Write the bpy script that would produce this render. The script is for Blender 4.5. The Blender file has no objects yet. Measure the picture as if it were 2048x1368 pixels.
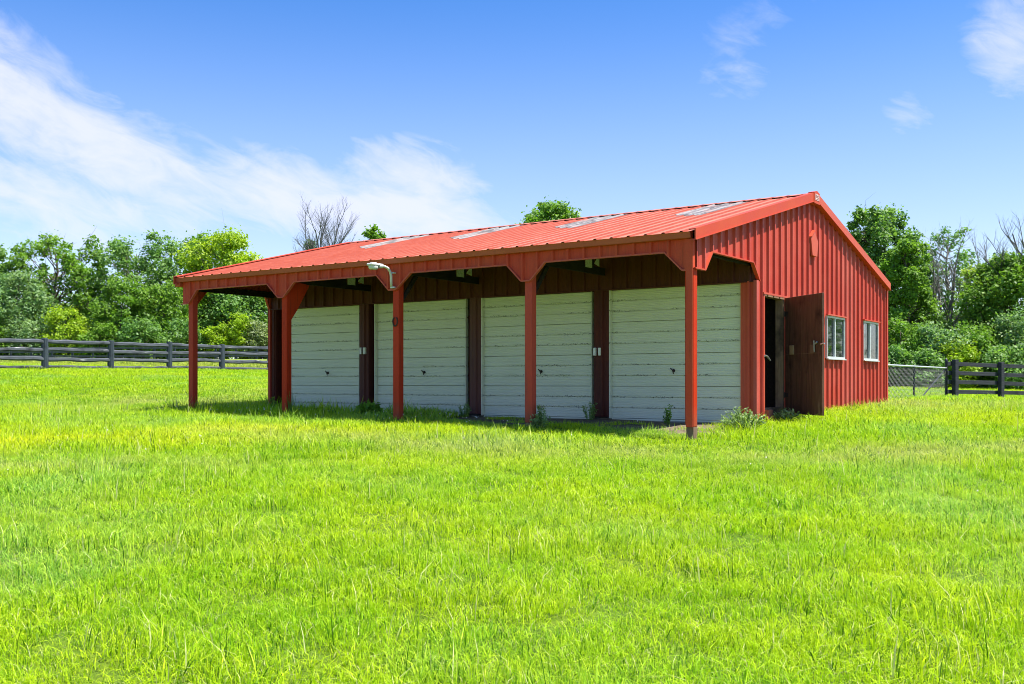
import bpy, bmesh, math, random
import numpy as np
from mathutils import Vector, Matrix

scene = bpy.context.scene
COL = scene.collection
R = math.radians
rnd = random.Random(7)
nrng = np.random.default_rng(11)

# ------------------------------------------------------------------ camera
ZC = 1.5
FPX = 2047.0
cam_d = bpy.data.cameras.new("camera")
cam = bpy.data.objects.new("camera", cam_d)
COL.objects.link(cam)
cam.location = (0, 0, ZC)
cam.rotation_euler = (R(90), 0, 0)
cam_d.sensor_width = 36.0
cam_d.lens = 36.0 * FPX / 2048.0
cam_d.shift_y = 79.0 / 2048.0
cam_d.clip_start = 0.1
cam_d.clip_end = 3000
scene.camera = cam

# barn frame: x to the right along the front, y back along the gable wall
EX = np.array([.8214, -.5703])
EY = np.array([.5703, .8214])
BO = np.array([2.77645, 15.7])
BROT = math.atan2(EX[1], EX[0])
def bw(x, y, z=0.0):
    p = BO + x * EX + y * EY
    return Vector((p[0], p[1], z))
def at(px, Y, z=0.0):
    return Vector(((px - 1024) / FPX * Y, Y, z))

# ------------------------------------------------------------------ sun, sky, exposure
sun_loc = np.array([.42, .18, 1.0])
sv = sun_loc[0] * EX + sun_loc[1] * EY
SUN = Vector((sv[0], sv[1], 1.0)).normalized()
sun_d = bpy.data.lights.new("sun", 'SUN')
sun_d.energy = 5.0
sun_d.angle = R(0.5)
sun_d.color = (1.0, .955, .88)
sun = bpy.data.objects.new("sun", sun_d)
COL.objects.link(sun)
sun.location = (0, 0, 40)
sun.rotation_euler = SUN.to_track_quat('Z', 'Y').to_euler()

SKY_STRENGTH = 0.15
world = bpy.data.worlds.new("World")
scene.world = world
world.use_nodes = True

class NT:
    """tiny helper around a node tree"""
    def __init__(s, tree):
        s.t = tree; s.n = tree.nodes; s.l = tree.links
    def new(s, typ, **kw):
        nd = s.n.new(typ)
        for k, v in kw.items(): setattr(nd, k, v)
        return nd
    def put(s, sock, v):
        if v is None: return
        if hasattr(v, 'is_output') or isinstance(v, bpy.types.NodeSocket): s.l.new(v, sock)
        else: sock.default_value = v
    def m(s, op, a, b=None, c=None, clamp=False):
        nd = s.new('ShaderNodeMath', operation=op, use_clamp=clamp)
        s.put(nd.inputs[0], a)
        if b is not None: s.put(nd.inputs[1], b)
        if c is not None: s.put(nd.inputs[2], c)
        return nd.outputs[0]
    def mix(s, f, a, b, mode='MIX'):
        nd = s.new('ShaderNodeMix', data_type='RGBA', blend_type=mode)
        s.put(nd.inputs[0], f); s.put(nd.inputs[6], rgba(a)); s.put(nd.inputs[7], rgba(b))
        return nd.outputs[2]
    def noise(s, vec, scale, detail=3, rough=.55, dist=0.0):
        nd = s.new('ShaderNodeTexNoise')
        s.put(nd.inputs['Vector'], vec)
        nd.inputs['Scale'].default_value = scale; nd.inputs['Detail'].default_value = detail
        nd.inputs['Roughness'].default_value = rough; nd.inputs['Distortion'].default_value = dist
        return nd.outputs['Fac']
    def ramp(s, f, a, b, lo=0.0, hi=1.0, smooth=True):
        nd = s.new('ShaderNodeMapRange', interpolation_type='SMOOTHSTEP' if smooth else 'LINEAR', clamp=True)
        s.put(nd.inputs[0], f)
        for i, v in enumerate((a, b, lo, hi)): nd.inputs[i + 1].default_value = v
        return nd.outputs[0]
    def scale(s, vec, xyz):
        nd = s.new('ShaderNodeVectorMath', operation='MULTIPLY')
        s.put(nd.inputs[0], vec); nd.inputs[1].default_value = xyz
        return nd.outputs[0]
    def sep(s, vec):
        nd = s.new('ShaderNodeSeparateXYZ'); s.put(nd.inputs[0], vec); return nd.outputs
    def blob(s, x, y, cx, cy, rx, ry, rot=0.0):
        """soft elliptical spot 1 at its centre"""
        c, sn = math.cos(rot), math.sin(rot)
        dx = s.m('SUBTRACT', x, cx); dy = s.m('SUBTRACT', y, cy)
        a = s.m('ADD', s.m('MULTIPLY', dx, c / rx), s.m('MULTIPLY', dy, sn / rx))
        b = s.m('ADD', s.m('MULTIPLY', dx, -sn / ry), s.m('MULTIPLY', dy, c / ry))
        q = s.m('ADD', s.m('MULTIPLY', a, a), s.m('MULTIPLY', b, b))
        return s.m('EXPONENT', s.m('MULTIPLY', q, -1.0))

def rgba(c):
    if isinstance(c, (tuple, list)) and len(c) == 3: return (*c, 1.0)
    return c

def build_sky():
    t = NT(world.node_tree)
    t.n.clear()
    out = t.new('ShaderNodeOutputWorld')
    bg = t.new('ShaderNodeBackground')
    bg.inputs['Strength'].default_value = SKY_STRENGTH
    sky = t.new('ShaderNodeTexSky', sky_type='NISHITA')
    sky.sun_disc = False
    sky.sun_elevation = math.asin(SUN.z)
    sky.sun_rotation = math.atan2(SUN.x, SUN.y)
    sky.altitude = 200
    sky.air_density = 1.0; sky.dust_density = .6; sky.ozone_density = 2.0
    hs = t.new('ShaderNodeHueSaturation')
    hs.inputs['Hue'].default_value = .512
    hs.inputs['Saturation'].default_value = 1.40
    hs.inputs['Value'].default_value = 0.68
    t.l.new(sky.outputs[0], hs.inputs['Color'])
    tc = t.new('ShaderNodeTexCoord')
    d = tc.outputs['Generated']
    x, y, z = t.sep(d)
    az = t.m('ARCTAN2', x, y)
    el = t.m('ARCSINE', z)
    comb = t.new('ShaderNodeCombineXYZ')
    t.put(comb.inputs[0], az); t.put(comb.inputs[1], el); t.put(comb.inputs[2], z)
    p = comb.outputs[0]
    # clouds sheared into streaks that lean from upper left to lower right
    rotn = t.new('ShaderNodeVectorRotate', rotation_type='Z_AXIS')
    t.put(rotn.inputs['Vector'], p); rotn.inputs['Angle'].default_value = R(22)
    st = t.scale(rotn.outputs[0], (1.0, 2.6, 1.0))
    fb = t.noise(st, 5.5, 9, .60, .7)
    fine = t.noise(st, 17.0, 8, .62, 1.0)
    soft = t.noise(p, 3.2, 6, .55, .3)
    A = lambda px, py: (math.atan((px - 1024) / FPX), math.atan((763 - py) / FPX * math.cos(math.atan((px - 1024) / FPX))))
    def B(px, py, rx, ry, rot=0): return t.blob(az, el, *A(px, py), rx / FPX, ry / FPX, R(rot))
    cov = None
    for (px, py, rx, ry, rot, w) in [(10, 190, 190, 120, -30, 1.0), (190, 290, 330, 110, -26, 1.0), (420, 300, 170, 50, -24, .45), (120, 400, 460, 110, -8, .8),
                                    (620, 400, 300, 100, -10, .95), (820, 350, 190, 80, -12, .9), (760, 420, 300, 90, -6, 1.0),
                                    (1510, 70, 150, 85, 20, .40), (1490, 150, 150, 80, 15, .41), (2030, 90, 100, 120, -30, .75),
                                    (1815, 235, 60, 75, 50, .62), (540, 140, 120, 30, 10, .22), (660, 90, 80, 35, 30, .2), (1700, 350, 140, 30, 25, .22)]:
        b = t.m('MULTIPLY', B(px, py, rx, ry, rot), w)
        cov = b if cov is None else t.m('MAXIMUM', cov, b)
    # the rest of the sky carries the same thin broken cirrus
    front = t.ramp(y, .55, .8)
    other = t.m('MULTIPLY', t.ramp(soft, .48, .75), t.m('SUBTRACT', 1.0, front))
    cov = t.m('MAXIMUM', cov, t.m('MULTIPLY', other, .6))
    n = t.m('ADD', t.m('MULTIPLY', fb, .62), t.m('MULTIPLY', fine, .38))
    dens = t.m('ADD', t.m('MULTIPLY', cov, 1.25), t.m('MULTIPLY', t.m('SUBTRACT', n, .5), 2.6))
    dens = t.m('MULTIPLY', t.ramp(dens, .05, 1.45), t.ramp(cov, .05, .5))
    lowhaze = t.ramp(el, .02, .40, .44, 0.0)
    dens = t.m('MAXIMUM', t.m('MULTIPLY', dens, .86), lowhaze)
    cl = t.mix(dens, hs.outputs[0], (2.95, 3.02, 3.7))
    t.put(bg.inputs[0], cl)
    t.l.new(bg.outputs[0], out.inputs[0])
build_sky()

scene.view_settings.view_transform = 'Standard'
scene.view_settings.look = 'None'
scene.view_settings.gamma = 1.0
scene.view_settings.use_curve_mapping = False
scene.view_settings.exposure = 1.1
scene.cycles.max_bounces = 8
scene.cycles.transparent_max_bounces = 12
scene.cycles.use_denoising = True
scene.cycles.filter_width = 1.0

# ------------------------------------------------------------------ generic builders
def mesh(name, verts, faces, mat=None, smooth=False):
    me = bpy.data.meshes.new(name)
    me.from_pydata([tuple(v) for v in verts], [], [tuple(f) for f in faces])
    if mat is not None:
        for m_ in (mat if isinstance(mat, (list, tuple)) else [mat]): me.materials.append(m_)
    if smooth:
        me.polygons.foreach_set('use_smooth', [True] * len(me.polygons))
    me.update()
    return me
def link(name, me, parent=None):
    o = bpy.data.objects.new(name, me)
    COL.objects.link(o)
    if parent is not None: o.parent = parent
    return o
def tag(o, label=None, cat=None, group=None, kind=None):
    if label: o['label'] = label
    if cat: o['category'] = cat
    if group: o['group'] = group
    if kind: o['kind'] = kind
    return o
def thing(name, label, cat, loc=(0, 0, 0), rz=0.0, group=None):
    o = bpy.data.objects.new(name, None)
    o.empty_display_size = .3
    COL.objects.link(o)
    o.location = loc; o.rotation_euler = (0, 0, rz)
    return tag(o, label, cat, group)

class MB:
    """collects shapes into one mesh"""
    def __init__(s): s.v = []; s.f = []
    def add(s, v, f):
        b = len(s.v); s.v += [tuple(p) for p in v]; s.f += [tuple(i + b for i in q) for q in f]; return s
    def box(s, x0, x1, y0, y1, z0, z1, bev=0.0, mtx=None):
        bm = bmesh.new()
        bmesh.ops.create_cube(bm, size=1)
        for v in bm.verts:
            v.co = Vector(((x0 + x1) / 2 + v.co.x * (x1 - x0), (y0 + y1) / 2 + v.co.y * (y1 - y0), (z0 + z1) / 2 + v.co.z * (z1 - z0)))
        if bev > 0: bmesh.ops.bevel(bm, geom=list(bm.edges), offset=bev, segments=1, affect='EDGES', profile=.5)
        if mtx is not None: bmesh.ops.transform(bm, matrix=mtx, verts=list(bm.verts))
        bm.verts.index_update()
        s.add([v.co[:] for v in bm.verts], [[v.index for v in f.verts] for f in bm.faces]); bm.free(); return s
    def prism(s, poly, axis, a, b):
        """extrude a closed 2D polygon along an axis; poly holds the two other coordinates in order"""
        n = len(poly); vs = []
        for k in (a, b):
            for p in poly:
                q = list(p); q.insert(axis, k); vs.append(q)
        fs = [[i, (i + 1) % n, n + (i + 1) % n, n + i] for i in range(n)] + [list(range(n))[::-1], list(range(n, 2 * n))]
        return s.add(vs, fs)
    def tube(s, pts, rad, n=8, cap=True):
        pts = [Vector(p) for p in pts]; rads = rad if isinstance(rad, (list, tuple)) else [rad] * len(pts)
        vs = []; fs = []; up = None
        for i, p in enumerate(pts):
            d = (pts[min(i + 1, len(pts) - 1)] - pts[max(i - 1, 0)]).normalized()
            if up is None: up = d.orthogonal().normalized()
            u = (up - d * up.dot(d)).normalized(); up = u; w = d.cross(u)
            for k in range(n):
                a = 2 * math.pi * k / n
                vs.append(p + (u * math.cos(a) + w * math.sin(a)) * rads[i])
        for i in range(len(pts) - 1):
            for k in range(n):
                fs.append([i * n + k, i * n + (k + 1) % n, (i + 1) * n + (k + 1) % n, (i + 1) * n + k])
        if cap: fs += [list(range(n))[::-1], list(range((len(pts) - 1) * n, len(pts) * n))]
        return s.add(vs, fs)
    def obj(s, name, mat, parent=None, smooth=False):
        return link(name, mesh(name, s.v, s.f, mat, smooth), parent)

# ------------------------------------------------------------------ materials
def material(name):
    m = bpy.data.materials.new(name); m.use_nodes = True
    t = NT(m.node_tree)
    b = t.n['Principled BSDF']
    return m, t, b
def bump(t, b, h, strength=.3, dist=.01):
    nd = t.new('ShaderNodeBump'); nd.inputs['Strength'].default_value = strength; nd.inputs['Distance'].default_value = dist
    t.put(nd.inputs['Height'], h); t.l.new(nd.outputs[0], b.inputs['Normal'])

def paint(name, col, faded, dirt, rough=.42, streak=(6, 6, .5), dirt_amt=.5, chips=None, spec=.4, rib=False, splash=False):
    m, t, b = material(name)
    tc = t.new('ShaderNodeTexCoord').outputs['Object']
    oi = t.new('ShaderNodeObjectInfo').outputs['Random']
    n1 = t.noise(tc, 1.1, 5, .6)
    n2 = t.noise(t.scale(tc, streak), 3.0, 5, .65)
    n3 = t.noise(tc, 38, 3, .6)
    c = t.mix(t.ramp(n1, .35, .7), col, faded)
    c = t.mix(t.m('MULTIPLY', t.ramp(n2, .52, .8), dirt_amt), c, dirt)
    c = t.mix(t.m('MULTIPLY', t.ramp(n3, .45, .8), .22), c, dirt)
    c = t.mix(t.m('MULTIPLY', t.m('SUBTRACT', oi, .5), .16), c, (.7, .5, .45))
    if chips:
        n4 = t.noise(t.scale(tc, (1, 1, 2.2)), 22, 4, .7)
        n5 = t.noise(tc, 2.1, 3, .5)
        k = t.m('MULTIPLY', t.ramp(n4, .70, .74), t.ramp(n5, .5, .6))
        c = t.mix(k, c, chips)
    if splash:   # mud thrown up against the foot of the sheets
        k = t.m('MULTIPLY', t.ramp(t.m('ADD', t.sep(tc)[2], t.m('MULTIPLY', n2, .5)), 1.45, 1.0), .5)
        c = t.mix(k, c, (.20, .085, .045))
    if rib:      # rib shading put into the colour, a dark line along every rib
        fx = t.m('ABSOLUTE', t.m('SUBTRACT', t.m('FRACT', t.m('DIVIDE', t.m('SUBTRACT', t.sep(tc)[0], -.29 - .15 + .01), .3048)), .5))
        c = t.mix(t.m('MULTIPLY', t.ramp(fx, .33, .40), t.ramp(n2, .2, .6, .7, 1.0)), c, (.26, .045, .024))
    t.put(b.inputs['Base Color'], c)
    b.inputs['Specular IOR Level'].default_value = spec
    t.put(b.inputs['Roughness'], t.ramp(n1, .2, .8, rough - .08, rough + .14))
    bump(t, b, t.noise(tc, 5, 3, .5), .12, .01)
    return m
RED_WALL = paint("red wall paint", (.47, .056, .034), (.50, .082, .054), (.15, .014, .010), .5, (7, 7, .35), .42, spec=.2, splash=True)
RED_FRONT = paint("red front paint", (.54, .054, .022), (.53, .080, .034), (.18, .045, .016), .6, (7, 7, .3), .7, spec=.2)
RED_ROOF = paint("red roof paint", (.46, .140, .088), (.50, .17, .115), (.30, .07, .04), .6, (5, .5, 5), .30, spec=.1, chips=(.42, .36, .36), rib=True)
RED_TRIM = paint("red trim paint", (.50, .060, .026), (.52, .080, .036), (.26, .04, .02), .5, (.4, 6, 6), .3, spec=.15)
EAVE = paint("eave trim paint", (.40, .056, .018), (.44, .075, .028), (.20, .07, .02), .5, (.5, 6, 6), .35, spec=.3)
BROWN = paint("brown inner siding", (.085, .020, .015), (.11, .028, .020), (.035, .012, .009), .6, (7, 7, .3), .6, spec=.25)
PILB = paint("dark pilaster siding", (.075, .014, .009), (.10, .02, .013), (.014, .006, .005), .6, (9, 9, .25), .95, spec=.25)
POSTRED = paint("red post wrap", (.45, .026, .004), (.48, .038, .008), (.085, .022, .010), .6, (8, 8, .3), .8, spec=.15, splash=True, chips=(.10, .05, .035))
WHITEMETAL = paint("white frame metal", (.52, .55, .54), (.45, .48, .48), (.24, .25, .25), .35)

def m_door_white():
    m, t, b = material("white door paint")
    tc = t.new('ShaderNodeTexCoord').outputs['Object']
    oi = t.new('ShaderNodeObjectInfo').outputs['Random']
    x, y, z = t.sep(tc)
    n1 = t.noise(t.scale(tc, (1, 1, 3)), 1.4, 4, .6)
    n2 = t.noise(t.scale(tc, (.3, 1, 9)), 6, 4, .6)
    c = t.mix(n1, (.62, .64, .50), (.70, .71, .58))
    c = t.mix(t.m('MULTIPLY', t.ramp(n2, .5, .8), .25), c, (.36, .38, .27))
    # flaked paint gathers along the stamped grooves of each two-foot section
    fr = t.m('FRACT', t.m('DIVIDE', t.m('SUBTRACT', z, .80), .61))
    g1 = t.m('ABSOLUTE', t.m('SUBTRACT', fr, .345)); g2 = t.m('ABSOLUTE', t.m('SUBTRACT', fr, .672))
    near = t.ramp(t.m('MINIMUM', g1, g2), .0, .085, 1.0, 0.0)
    n4 = t.noise(t.scale(tc, (1, 1, 2.4)), 26, 5, .72, .6)
    n5 = t.noise(t.scale(tc, (1, 1, .7)), 1.7, 3, .55)
    k = t.m('MULTIPLY', t.ramp(t.m('ADD', n4, t.m('MULTIPLY', near, .13)), .665, .69), t.ramp(t.m('ADD', n5, t.m('MULTIPLY', near, .2)), .55, .68))
    c = t.mix(k, c, (.035, .04, .03))
    t.put(b.inputs['Base Color'], c)
    b.inputs['Roughness'].default_value = .5
    bump(t, b, n4, .15, .004)
    return m
DOORWHITE = m_door_white()

def wood(name, a, bcol, dark, grain=(9, 9, .6), rough=.85, peel=None, peel_lo=.52, sc=5.0):
    m, t, b = material(name)
    tc = t.new('ShaderNodeTexCoord').outputs['Object']
    oi = t.new('ShaderNodeObjectInfo').outputs['Random']
    off = t.new('ShaderNodeVectorMath', operation='ADD')
    t.put(off.inputs[0], tc)
    cb = t.new('ShaderNodeCombineXYZ'); t.put(cb.inputs[0], t.m('MULTIPLY', oi, 37)); t.put(cb.inputs[1], t.m('MULTIPLY', oi, 11)); t.put(cb.inputs[2], t.m('MULTIPLY', oi, 23))
    t.l.new(cb.outputs[0], off.inputs[1])
    v = off.outputs[0]
    g = t.noise(t.scale(v, grain), sc, 6, .68, .4)
    l = t.noise(v, 1.6, 4, .6)
    c = t.mix(t.ramp(g, .3, .7), a, bcol)
    c = t.mix(t.ramp(l, .5, .75), c, dark)
    if peel:
        g2 = t.noise(t.scale(v, tuple(q * .6 for q in grain)), sc * .8, 7, .72, .6)
        c = t.mix(t.ramp(g2, peel_lo, peel_lo + .1), c, peel)
    t.put(b.inputs['Base Color'], c)
    b.inputs['Roughness'].default_value = rough
    b.inputs['Specular IOR Level'].default_value = .25
    bump(t, b, g, .6, .012)
    return m
DOORWOOD = wood("dark plywood", (.080, .036, .022), (.16, .080, .050), (.025, .012, .008), (9, 9, .5), .7, (.30, .20, .13), .62, 3.0)
OLDWOOD = wood("grey weathered timber", (.22, .135, .08), (.32, .21, .13), (.06, .042, .03), (10, 10, .6), .85)
POSTWOOD = wood("dark post timber", (.14, .085, .06), (.22, .15, .10), (.06, .04, .03), (10, 10, .6), .9)
RAILWOOD = wood("peeling black rail timber", (.035, .042, .052), (.10, .11, .125), (.016, .019, .024), (1.0, 16, 16), .85, (.40, .40, .38), .595, 1.6)
FPOST = wood("tarred fence post", (.024, .034, .045), (.055, .07, .085), (.014, .018, .024), (8, 8, .8), .8, (.20, .22, .24), .63, 3.0)
BOARDBLK = wood("black fence board", (.022, .024, .030), (.045, .048, .056), (.012, .013, .016), (.6, 9, 9), .75, (.16, .13, .10), .66, 2.5)
TRUSSW = wood("dark truss timber", (.014, .010, .009), (.024, .018, .015), (.007, .005, .005), (6, 1, 6), .9)

def plain(name, col, rough=.5, metal=0.0, var=.25, sc=12):
    m, t, b = material(name)
    tc = t.new('ShaderNodeTexCoord').outputs['Object']
    n = t.noise(tc, sc, 4, .6)
    c = t.mix(t.m('MULTIPLY', t.ramp(n, .35, .75), var), col, tuple(q * .35 for q in col))
    t.put(b.inputs['Base Color'], c)
    b.inputs['Roughness'].default_value = rough; b.inputs['Metallic'].default_value = metal
    bump(t, b, n, .1, .003)
    return m
GALV = plain("galvanised steel", (.56, .57, .56), .42, .35)
GALVP = plain("galvanised nail plate", (.62, .64, .58), .5, .0, .8, 60)
LAMPGREY = plain("lamp casting grey", (.60, .61, .57), .45, .1)
LENS = plain("ribbed lamp lens", (.66, .70, .62), .25, 0, .3, 30)
IRON = plain("rusty iron", (.055, .035, .028), .8, .2)
WIRE = plain("dull fence wire", (.15, .155, .155), .6, .2)
BLACKMETAL = plain("black gate metal", (.03, .034, .04), .5, .3)
CEIL = plain("white roof backing", (.50, .56, .46), .6, 0, .35, 3)
CONCRETE = plain("concrete slab", (.26, .24, .21), .9, 0, .4, 4)
BRICKM = plain("old brick", (.30, .105, .065), .9, 0, .45, 14)
SWITCH = plain("white plastic box", (.72, .72, .68), .4, 0, .1)
CURTAIN = plain("pale board behind glass", (.36, .38, .42), .8, 0, .2, 5)
BADGE = plain("badge plate pink white", (.72, .52, .50), .5, 0, .2, 20)
BRASS = plain("dull padlock steel", (.50, .50, .46), .35, .7)
SCRAPED = plain("scraped wood plate", (.17, .10, .06), .8)
BLOCKW = wood("pale nailed block", (.32, .22, .12), (.42, .30, .17), (.20, .13, .07), (8, 8, 1), .8)

def m_glass():
    m, t, b = material("window glass")
    b.inputs['Base Color'].default_value = (.55, .60, .62, 1)
    b.inputs['Roughness'].default_value = .03
    b.inputs['Transmission Weight'].default_value = 1.0
    b.inputs['IOR'].default_value = 1.45
    return m
GLASS = m_glass()
def m_skylight():
    m, t, b = material("weathered fibreglass")
    tc = t.new('ShaderNodeTexCoord').outputs['Object']
    n = t.noise(t.scale(tc, (4.2, .28, .28)), 6, 6, .7, .3)
    n2 = t.noise(t.scale(tc, (2, .8, .8)), 2.2, 4, .6)
    c = t.mix(t.ramp(n, .40, .62), (.24, .225, .215), (.045, .032, .03))
    c = t.mix(t.m('MULTIPLY', t.ramp(n2, .52, .7), .7), c, (.34, .17, .13))
    t.put(b.inputs['Base Color'], c); b.inputs['Roughness'].default_value = .6
    return m
SKYL = m_skylight()

def bark(name, a, b2):
    m, t, b = material(name)
    tc = t.new('ShaderNodeTexCoord').outputs['Object']
    n = t.noise(t.scale(tc, (4, 4, .8)), 2.2, 5, .65)
    t.put(b.inputs['Base Color'], t.mix(t.ramp(n, .35, .7), a, b2))
    b.inputs['Roughness'].default_value = .9
    b.inputs['Specular IOR Level'].default_value = .2
    return m
BARK = bark("grey brown bark", (.085, .066, .05), (.16, .135, .11))
DEADBARK = bark("bleached dead bark", (.17, .155, .14), (.30, .275, .25))
DARKBARK = bark("grey dead bark", (.085, .088, .09), (.17, .17, .17))

def leafmat(name, a, b2, c3, trans=.42, rough=.5):
    """two-sided leaf: diffuse + light shining through; 'tint' varies leaf by leaf"""
    m = bpy.data.materials.new(name); m.use_nodes = True
    t = NT(m.node_tree); t.n.clear()
    out = t.new('ShaderNodeOutputMaterial')
    at_ = t.new('ShaderNodeAttribute', attribute_name='tint')
    g = t.new('ShaderNodeNewGeometry')
    big = t.noise(g.outputs['Position'], .32, 3, .55)
    c = t.mix(t.ramp(at_.outputs['Fac'], .0, .9), a, b2)
    c = t.mix(t.ramp(big, .45, .68), c, c3)
    pr = t.new('ShaderNodeBsdfPrincipled')
    t.put(pr.inputs['Base Color'], c); pr.inputs['Roughness'].default_value = rough
    pr.inputs['Specular IOR Level'].default_value = .35
    tr = t.new('ShaderNodeBsdfTranslucent')
    t.put(tr.inputs['Color'], t.mix(1.0, c, (1.25, 1.35, .6), 'MULTIPLY'))
    mx = t.new('ShaderNodeMixShader'); mx.inputs[0].default_value = trans
    t.l.new(pr.outputs[0], mx.inputs[1]); t.l.new(tr.outputs[0], mx.inputs[2])
    t.l.new(mx.outputs[0], out.inputs[0])
    return m
LEAF_DEEP = leafmat("deep green leaves", (.08, .18, .042), (.22, .37, .085), (.14, .28, .07))
LEAF_MID = leafmat("mid green leaves", (.085, .185, .024), (.22, .37, .045), (.15, .30, .03))
LEAF_LIME = leafmat("yellow green leaves", (.19, .31, .018), (.40, .52, .03), (.30, .44, .022))
LEAF_PALE = leafmat("pale bluish leaves", (.10, .20, .07), (.25, .37, .15), (.17, .30, .11))
LEAF_OLIVE = leafmat("pale olive leaves", (.13, .19, .07), (.28, .34, .15), (.22, .28, .10))
LEAF_SAGE = leafmat("sage weed leaves", (.15, .25, .08), (.34, .44, .19), (.26, .37, .14), .35)

# ------------------------------------------------------------------ ground
CTRL = [(-3, 5, 0.0), (0, 5, 0.0), (3, 5, 0.0), (0, 0, -.27), (-8, 2, -.1), (8, 2, -.2), (0, -30, -1.6), (-40, -30, -1.0), (40, -30, -1.8),
        (0, 10, .30), (-5, 10, .33), (5, 10, .26)]
for x, y, z in [(-12.2, -.1, .80), (-9, -.1, .775), (-6, -.1, .725), (-3, -.1, .69), (0, -.1, .585), (-12.2, 2.6, .82), (-6, 2.6, .775), (-.3, 2.5, .745),
                (.3, 2.7, .76), (.3, 6.4, .87), (.3, 10.9, .92), (-6, 8, .80), (-13, 10.9, 1.0), (3, 4, .72), (4, 10, .85), (-14.5, 2.5, .93), (-16, 0, .85)]:
    w = bw(x, y); CTRL.append((w.x, w.y, z))
for px, Y, py in [(90, 40, 738), (223, 42.36, 738), (342, 44.7, 738.5), (444, 47.07, 740), (560, 50.5, 742), (-60, 38, 737)]:
    CTRL.append(((px - 1024) / FPX * Y, Y, ZC + (763 - py) / FPX * Y - .03))
for px, Y, z in [(1910, 34, .93), (2001, 35.4, .86), (1800, 31, 1.0), (2300, 36, .75), (1900, 45, 1.10), (1900, 60, 1.42), (2200, 60, 1.3), (1770, 60, 1.45),
                 (0, 110, 3.9), (270, 110, 3.9), (540, 110, 3.9), (-400, 110, 3.9), (1024, 110, 3.4), (1900, 110, 2.4)]:
    CTRL.append(((px - 1024) / FPX * Y, Y, z))
CTRL += [(-320, 420, 7), (320, 420, 6), (0, 600, 8), (-300, 0, 1), (300, 0, 0), (-300, -150, -2), (300, -150, -3), (0, -150, -3), (-45, 20, 1.3), (40, 20, .5)]
CT = np.array(CTRL, float)
def _phi(d): return np.sqrt(d * d + 9.0)
def _fit():
    n = len(CT); A = np.zeros((n + 3, n + 3))
    d = np.linalg.norm(CT[:, None, :2] - CT[None, :, :2], axis=2)
    A[:n, :n] = _phi(d) + np.eye(n) * -.02
    A[:n, n] = 1; A[:n, n + 1:] = CT[:, :2]; A[n:, :n] = A[:n, n:].T
    return np.linalg.solve(A, np.concatenate([CT[:, 2], np.zeros(3)]))
_W = _fit()
def ground_z(x, y):
    x = np.atleast_1d(np.asarray(x, float)); y = np.atleast_1d(np.asarray(y, float))
    out = np.empty(len(x))
    for i in range(0, len(x), 20000):
        p = np.stack([x[i:i + 20000], y[i:i + 20000]], 1)
        d = np.linalg.norm(p[:, None, :] - CT[None, :, :2], axis=2)
        out[i:i + 20000] = _phi(d) @ _W[:-3] + _W[-3] + p @ _W[-2:]
    # a low tussocky unevenness
    out += .018 * np.sin(x * 1.7 + 1.3 * np.sin(y * .9)) * np.cos(y * 1.3 + .7 * np.sin(x * 1.1)) 
    return out
def gz(x, y): return float(ground_z([x], [y])[0])

def grass_colour(t, pos, tint=None):
    """meadow colours that lie in patches over the field"""
    x, y, z = t.sep(pos)
    n1 = t.noise(pos, .16, 4, .55); n2 = t.noise(pos, .75, 4, .6); n3 = t.noise(pos, .33, 3, .5)
    c = t.mix(t.ramp(n2, .34, .66), (.31, .54, .009), (.45, .61, .008))
    c = t.mix(t.m('MULTIPLY', t.ramp(n1, .52, .70), .75), c, (.51, .62, .008))
    c = t.mix(t.m('MULTIPLY', t.ramp(n3, .50, .68), .75), c, (.30, .54, .10))
    c = t.mix(t.ramp(n1, .30, .46, .60, 0.0), c, (.19, .41, .010))
    yel = None
    for (cx, cy, rx, ry, rot) in [(-7.5, 15.2, 4.6, 1.3, 6), (-4.2, 17.0, 2.6, 1.0, -20), (-11, 15.5, 3, 1.3, 0)]:
        b = t.blob(x, y, cx, cy, rx, ry, R(rot)); yel = b if yel is None else t.m('MAXIMUM', yel, b)
    yel = t.m('MULTIPLY', yel, t.ramp(n2, .25, .6))
    c = t.mix(t.m('MULTIPLY', yel, .85), c, (.66, .70, .010))
    dry = None
    for (cx, cy, rx, ry, rot) in [(-1.6, 15.0, 3.6, .9, -28), (1.7, 14.1, 1.5, .7, -30), (-5.5, 12.6, 2.6, .7, -8), (6, 14.0, 4.5, .9, 10), (-9.0, 26, 2.5, 2.5, 0), (10, 24, 3, 2, 20), (-5, 31, 3.4, 4, 0)]:
        b = t.blob(x, y, cx, cy, rx, ry, R(rot)); dry = b if dry is None else t.m('MAXIMUM', dry, b)
    dry = t.m('MULTIPLY', dry, t.ramp(n2, .25, .65))
    c = t.mix(t.m('MULTIPLY', dry, .80), c, (.50, .52, .22))
    tan = t.m('MULTIPLY', t.ramp(y, 44, 52), t.ramp(x, -2, -8))
    c = t.mix(t.m('MULTIPLY', tan, .55), c, (.40, .35, .14))
    if tint is not None:
        c = t.mix(t.ramp(tint, .0, .38, .95, 0.0), c, (.028, .13, .004))
        c = t.mix(t.ramp(tint, .55, .9, 0.0, .45), c, (.72, .78, .04))
        c = t.mix(t.ramp(tint, .93, .97, 0.0, .8), c, (.62, .58, .34))
    return c

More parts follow.
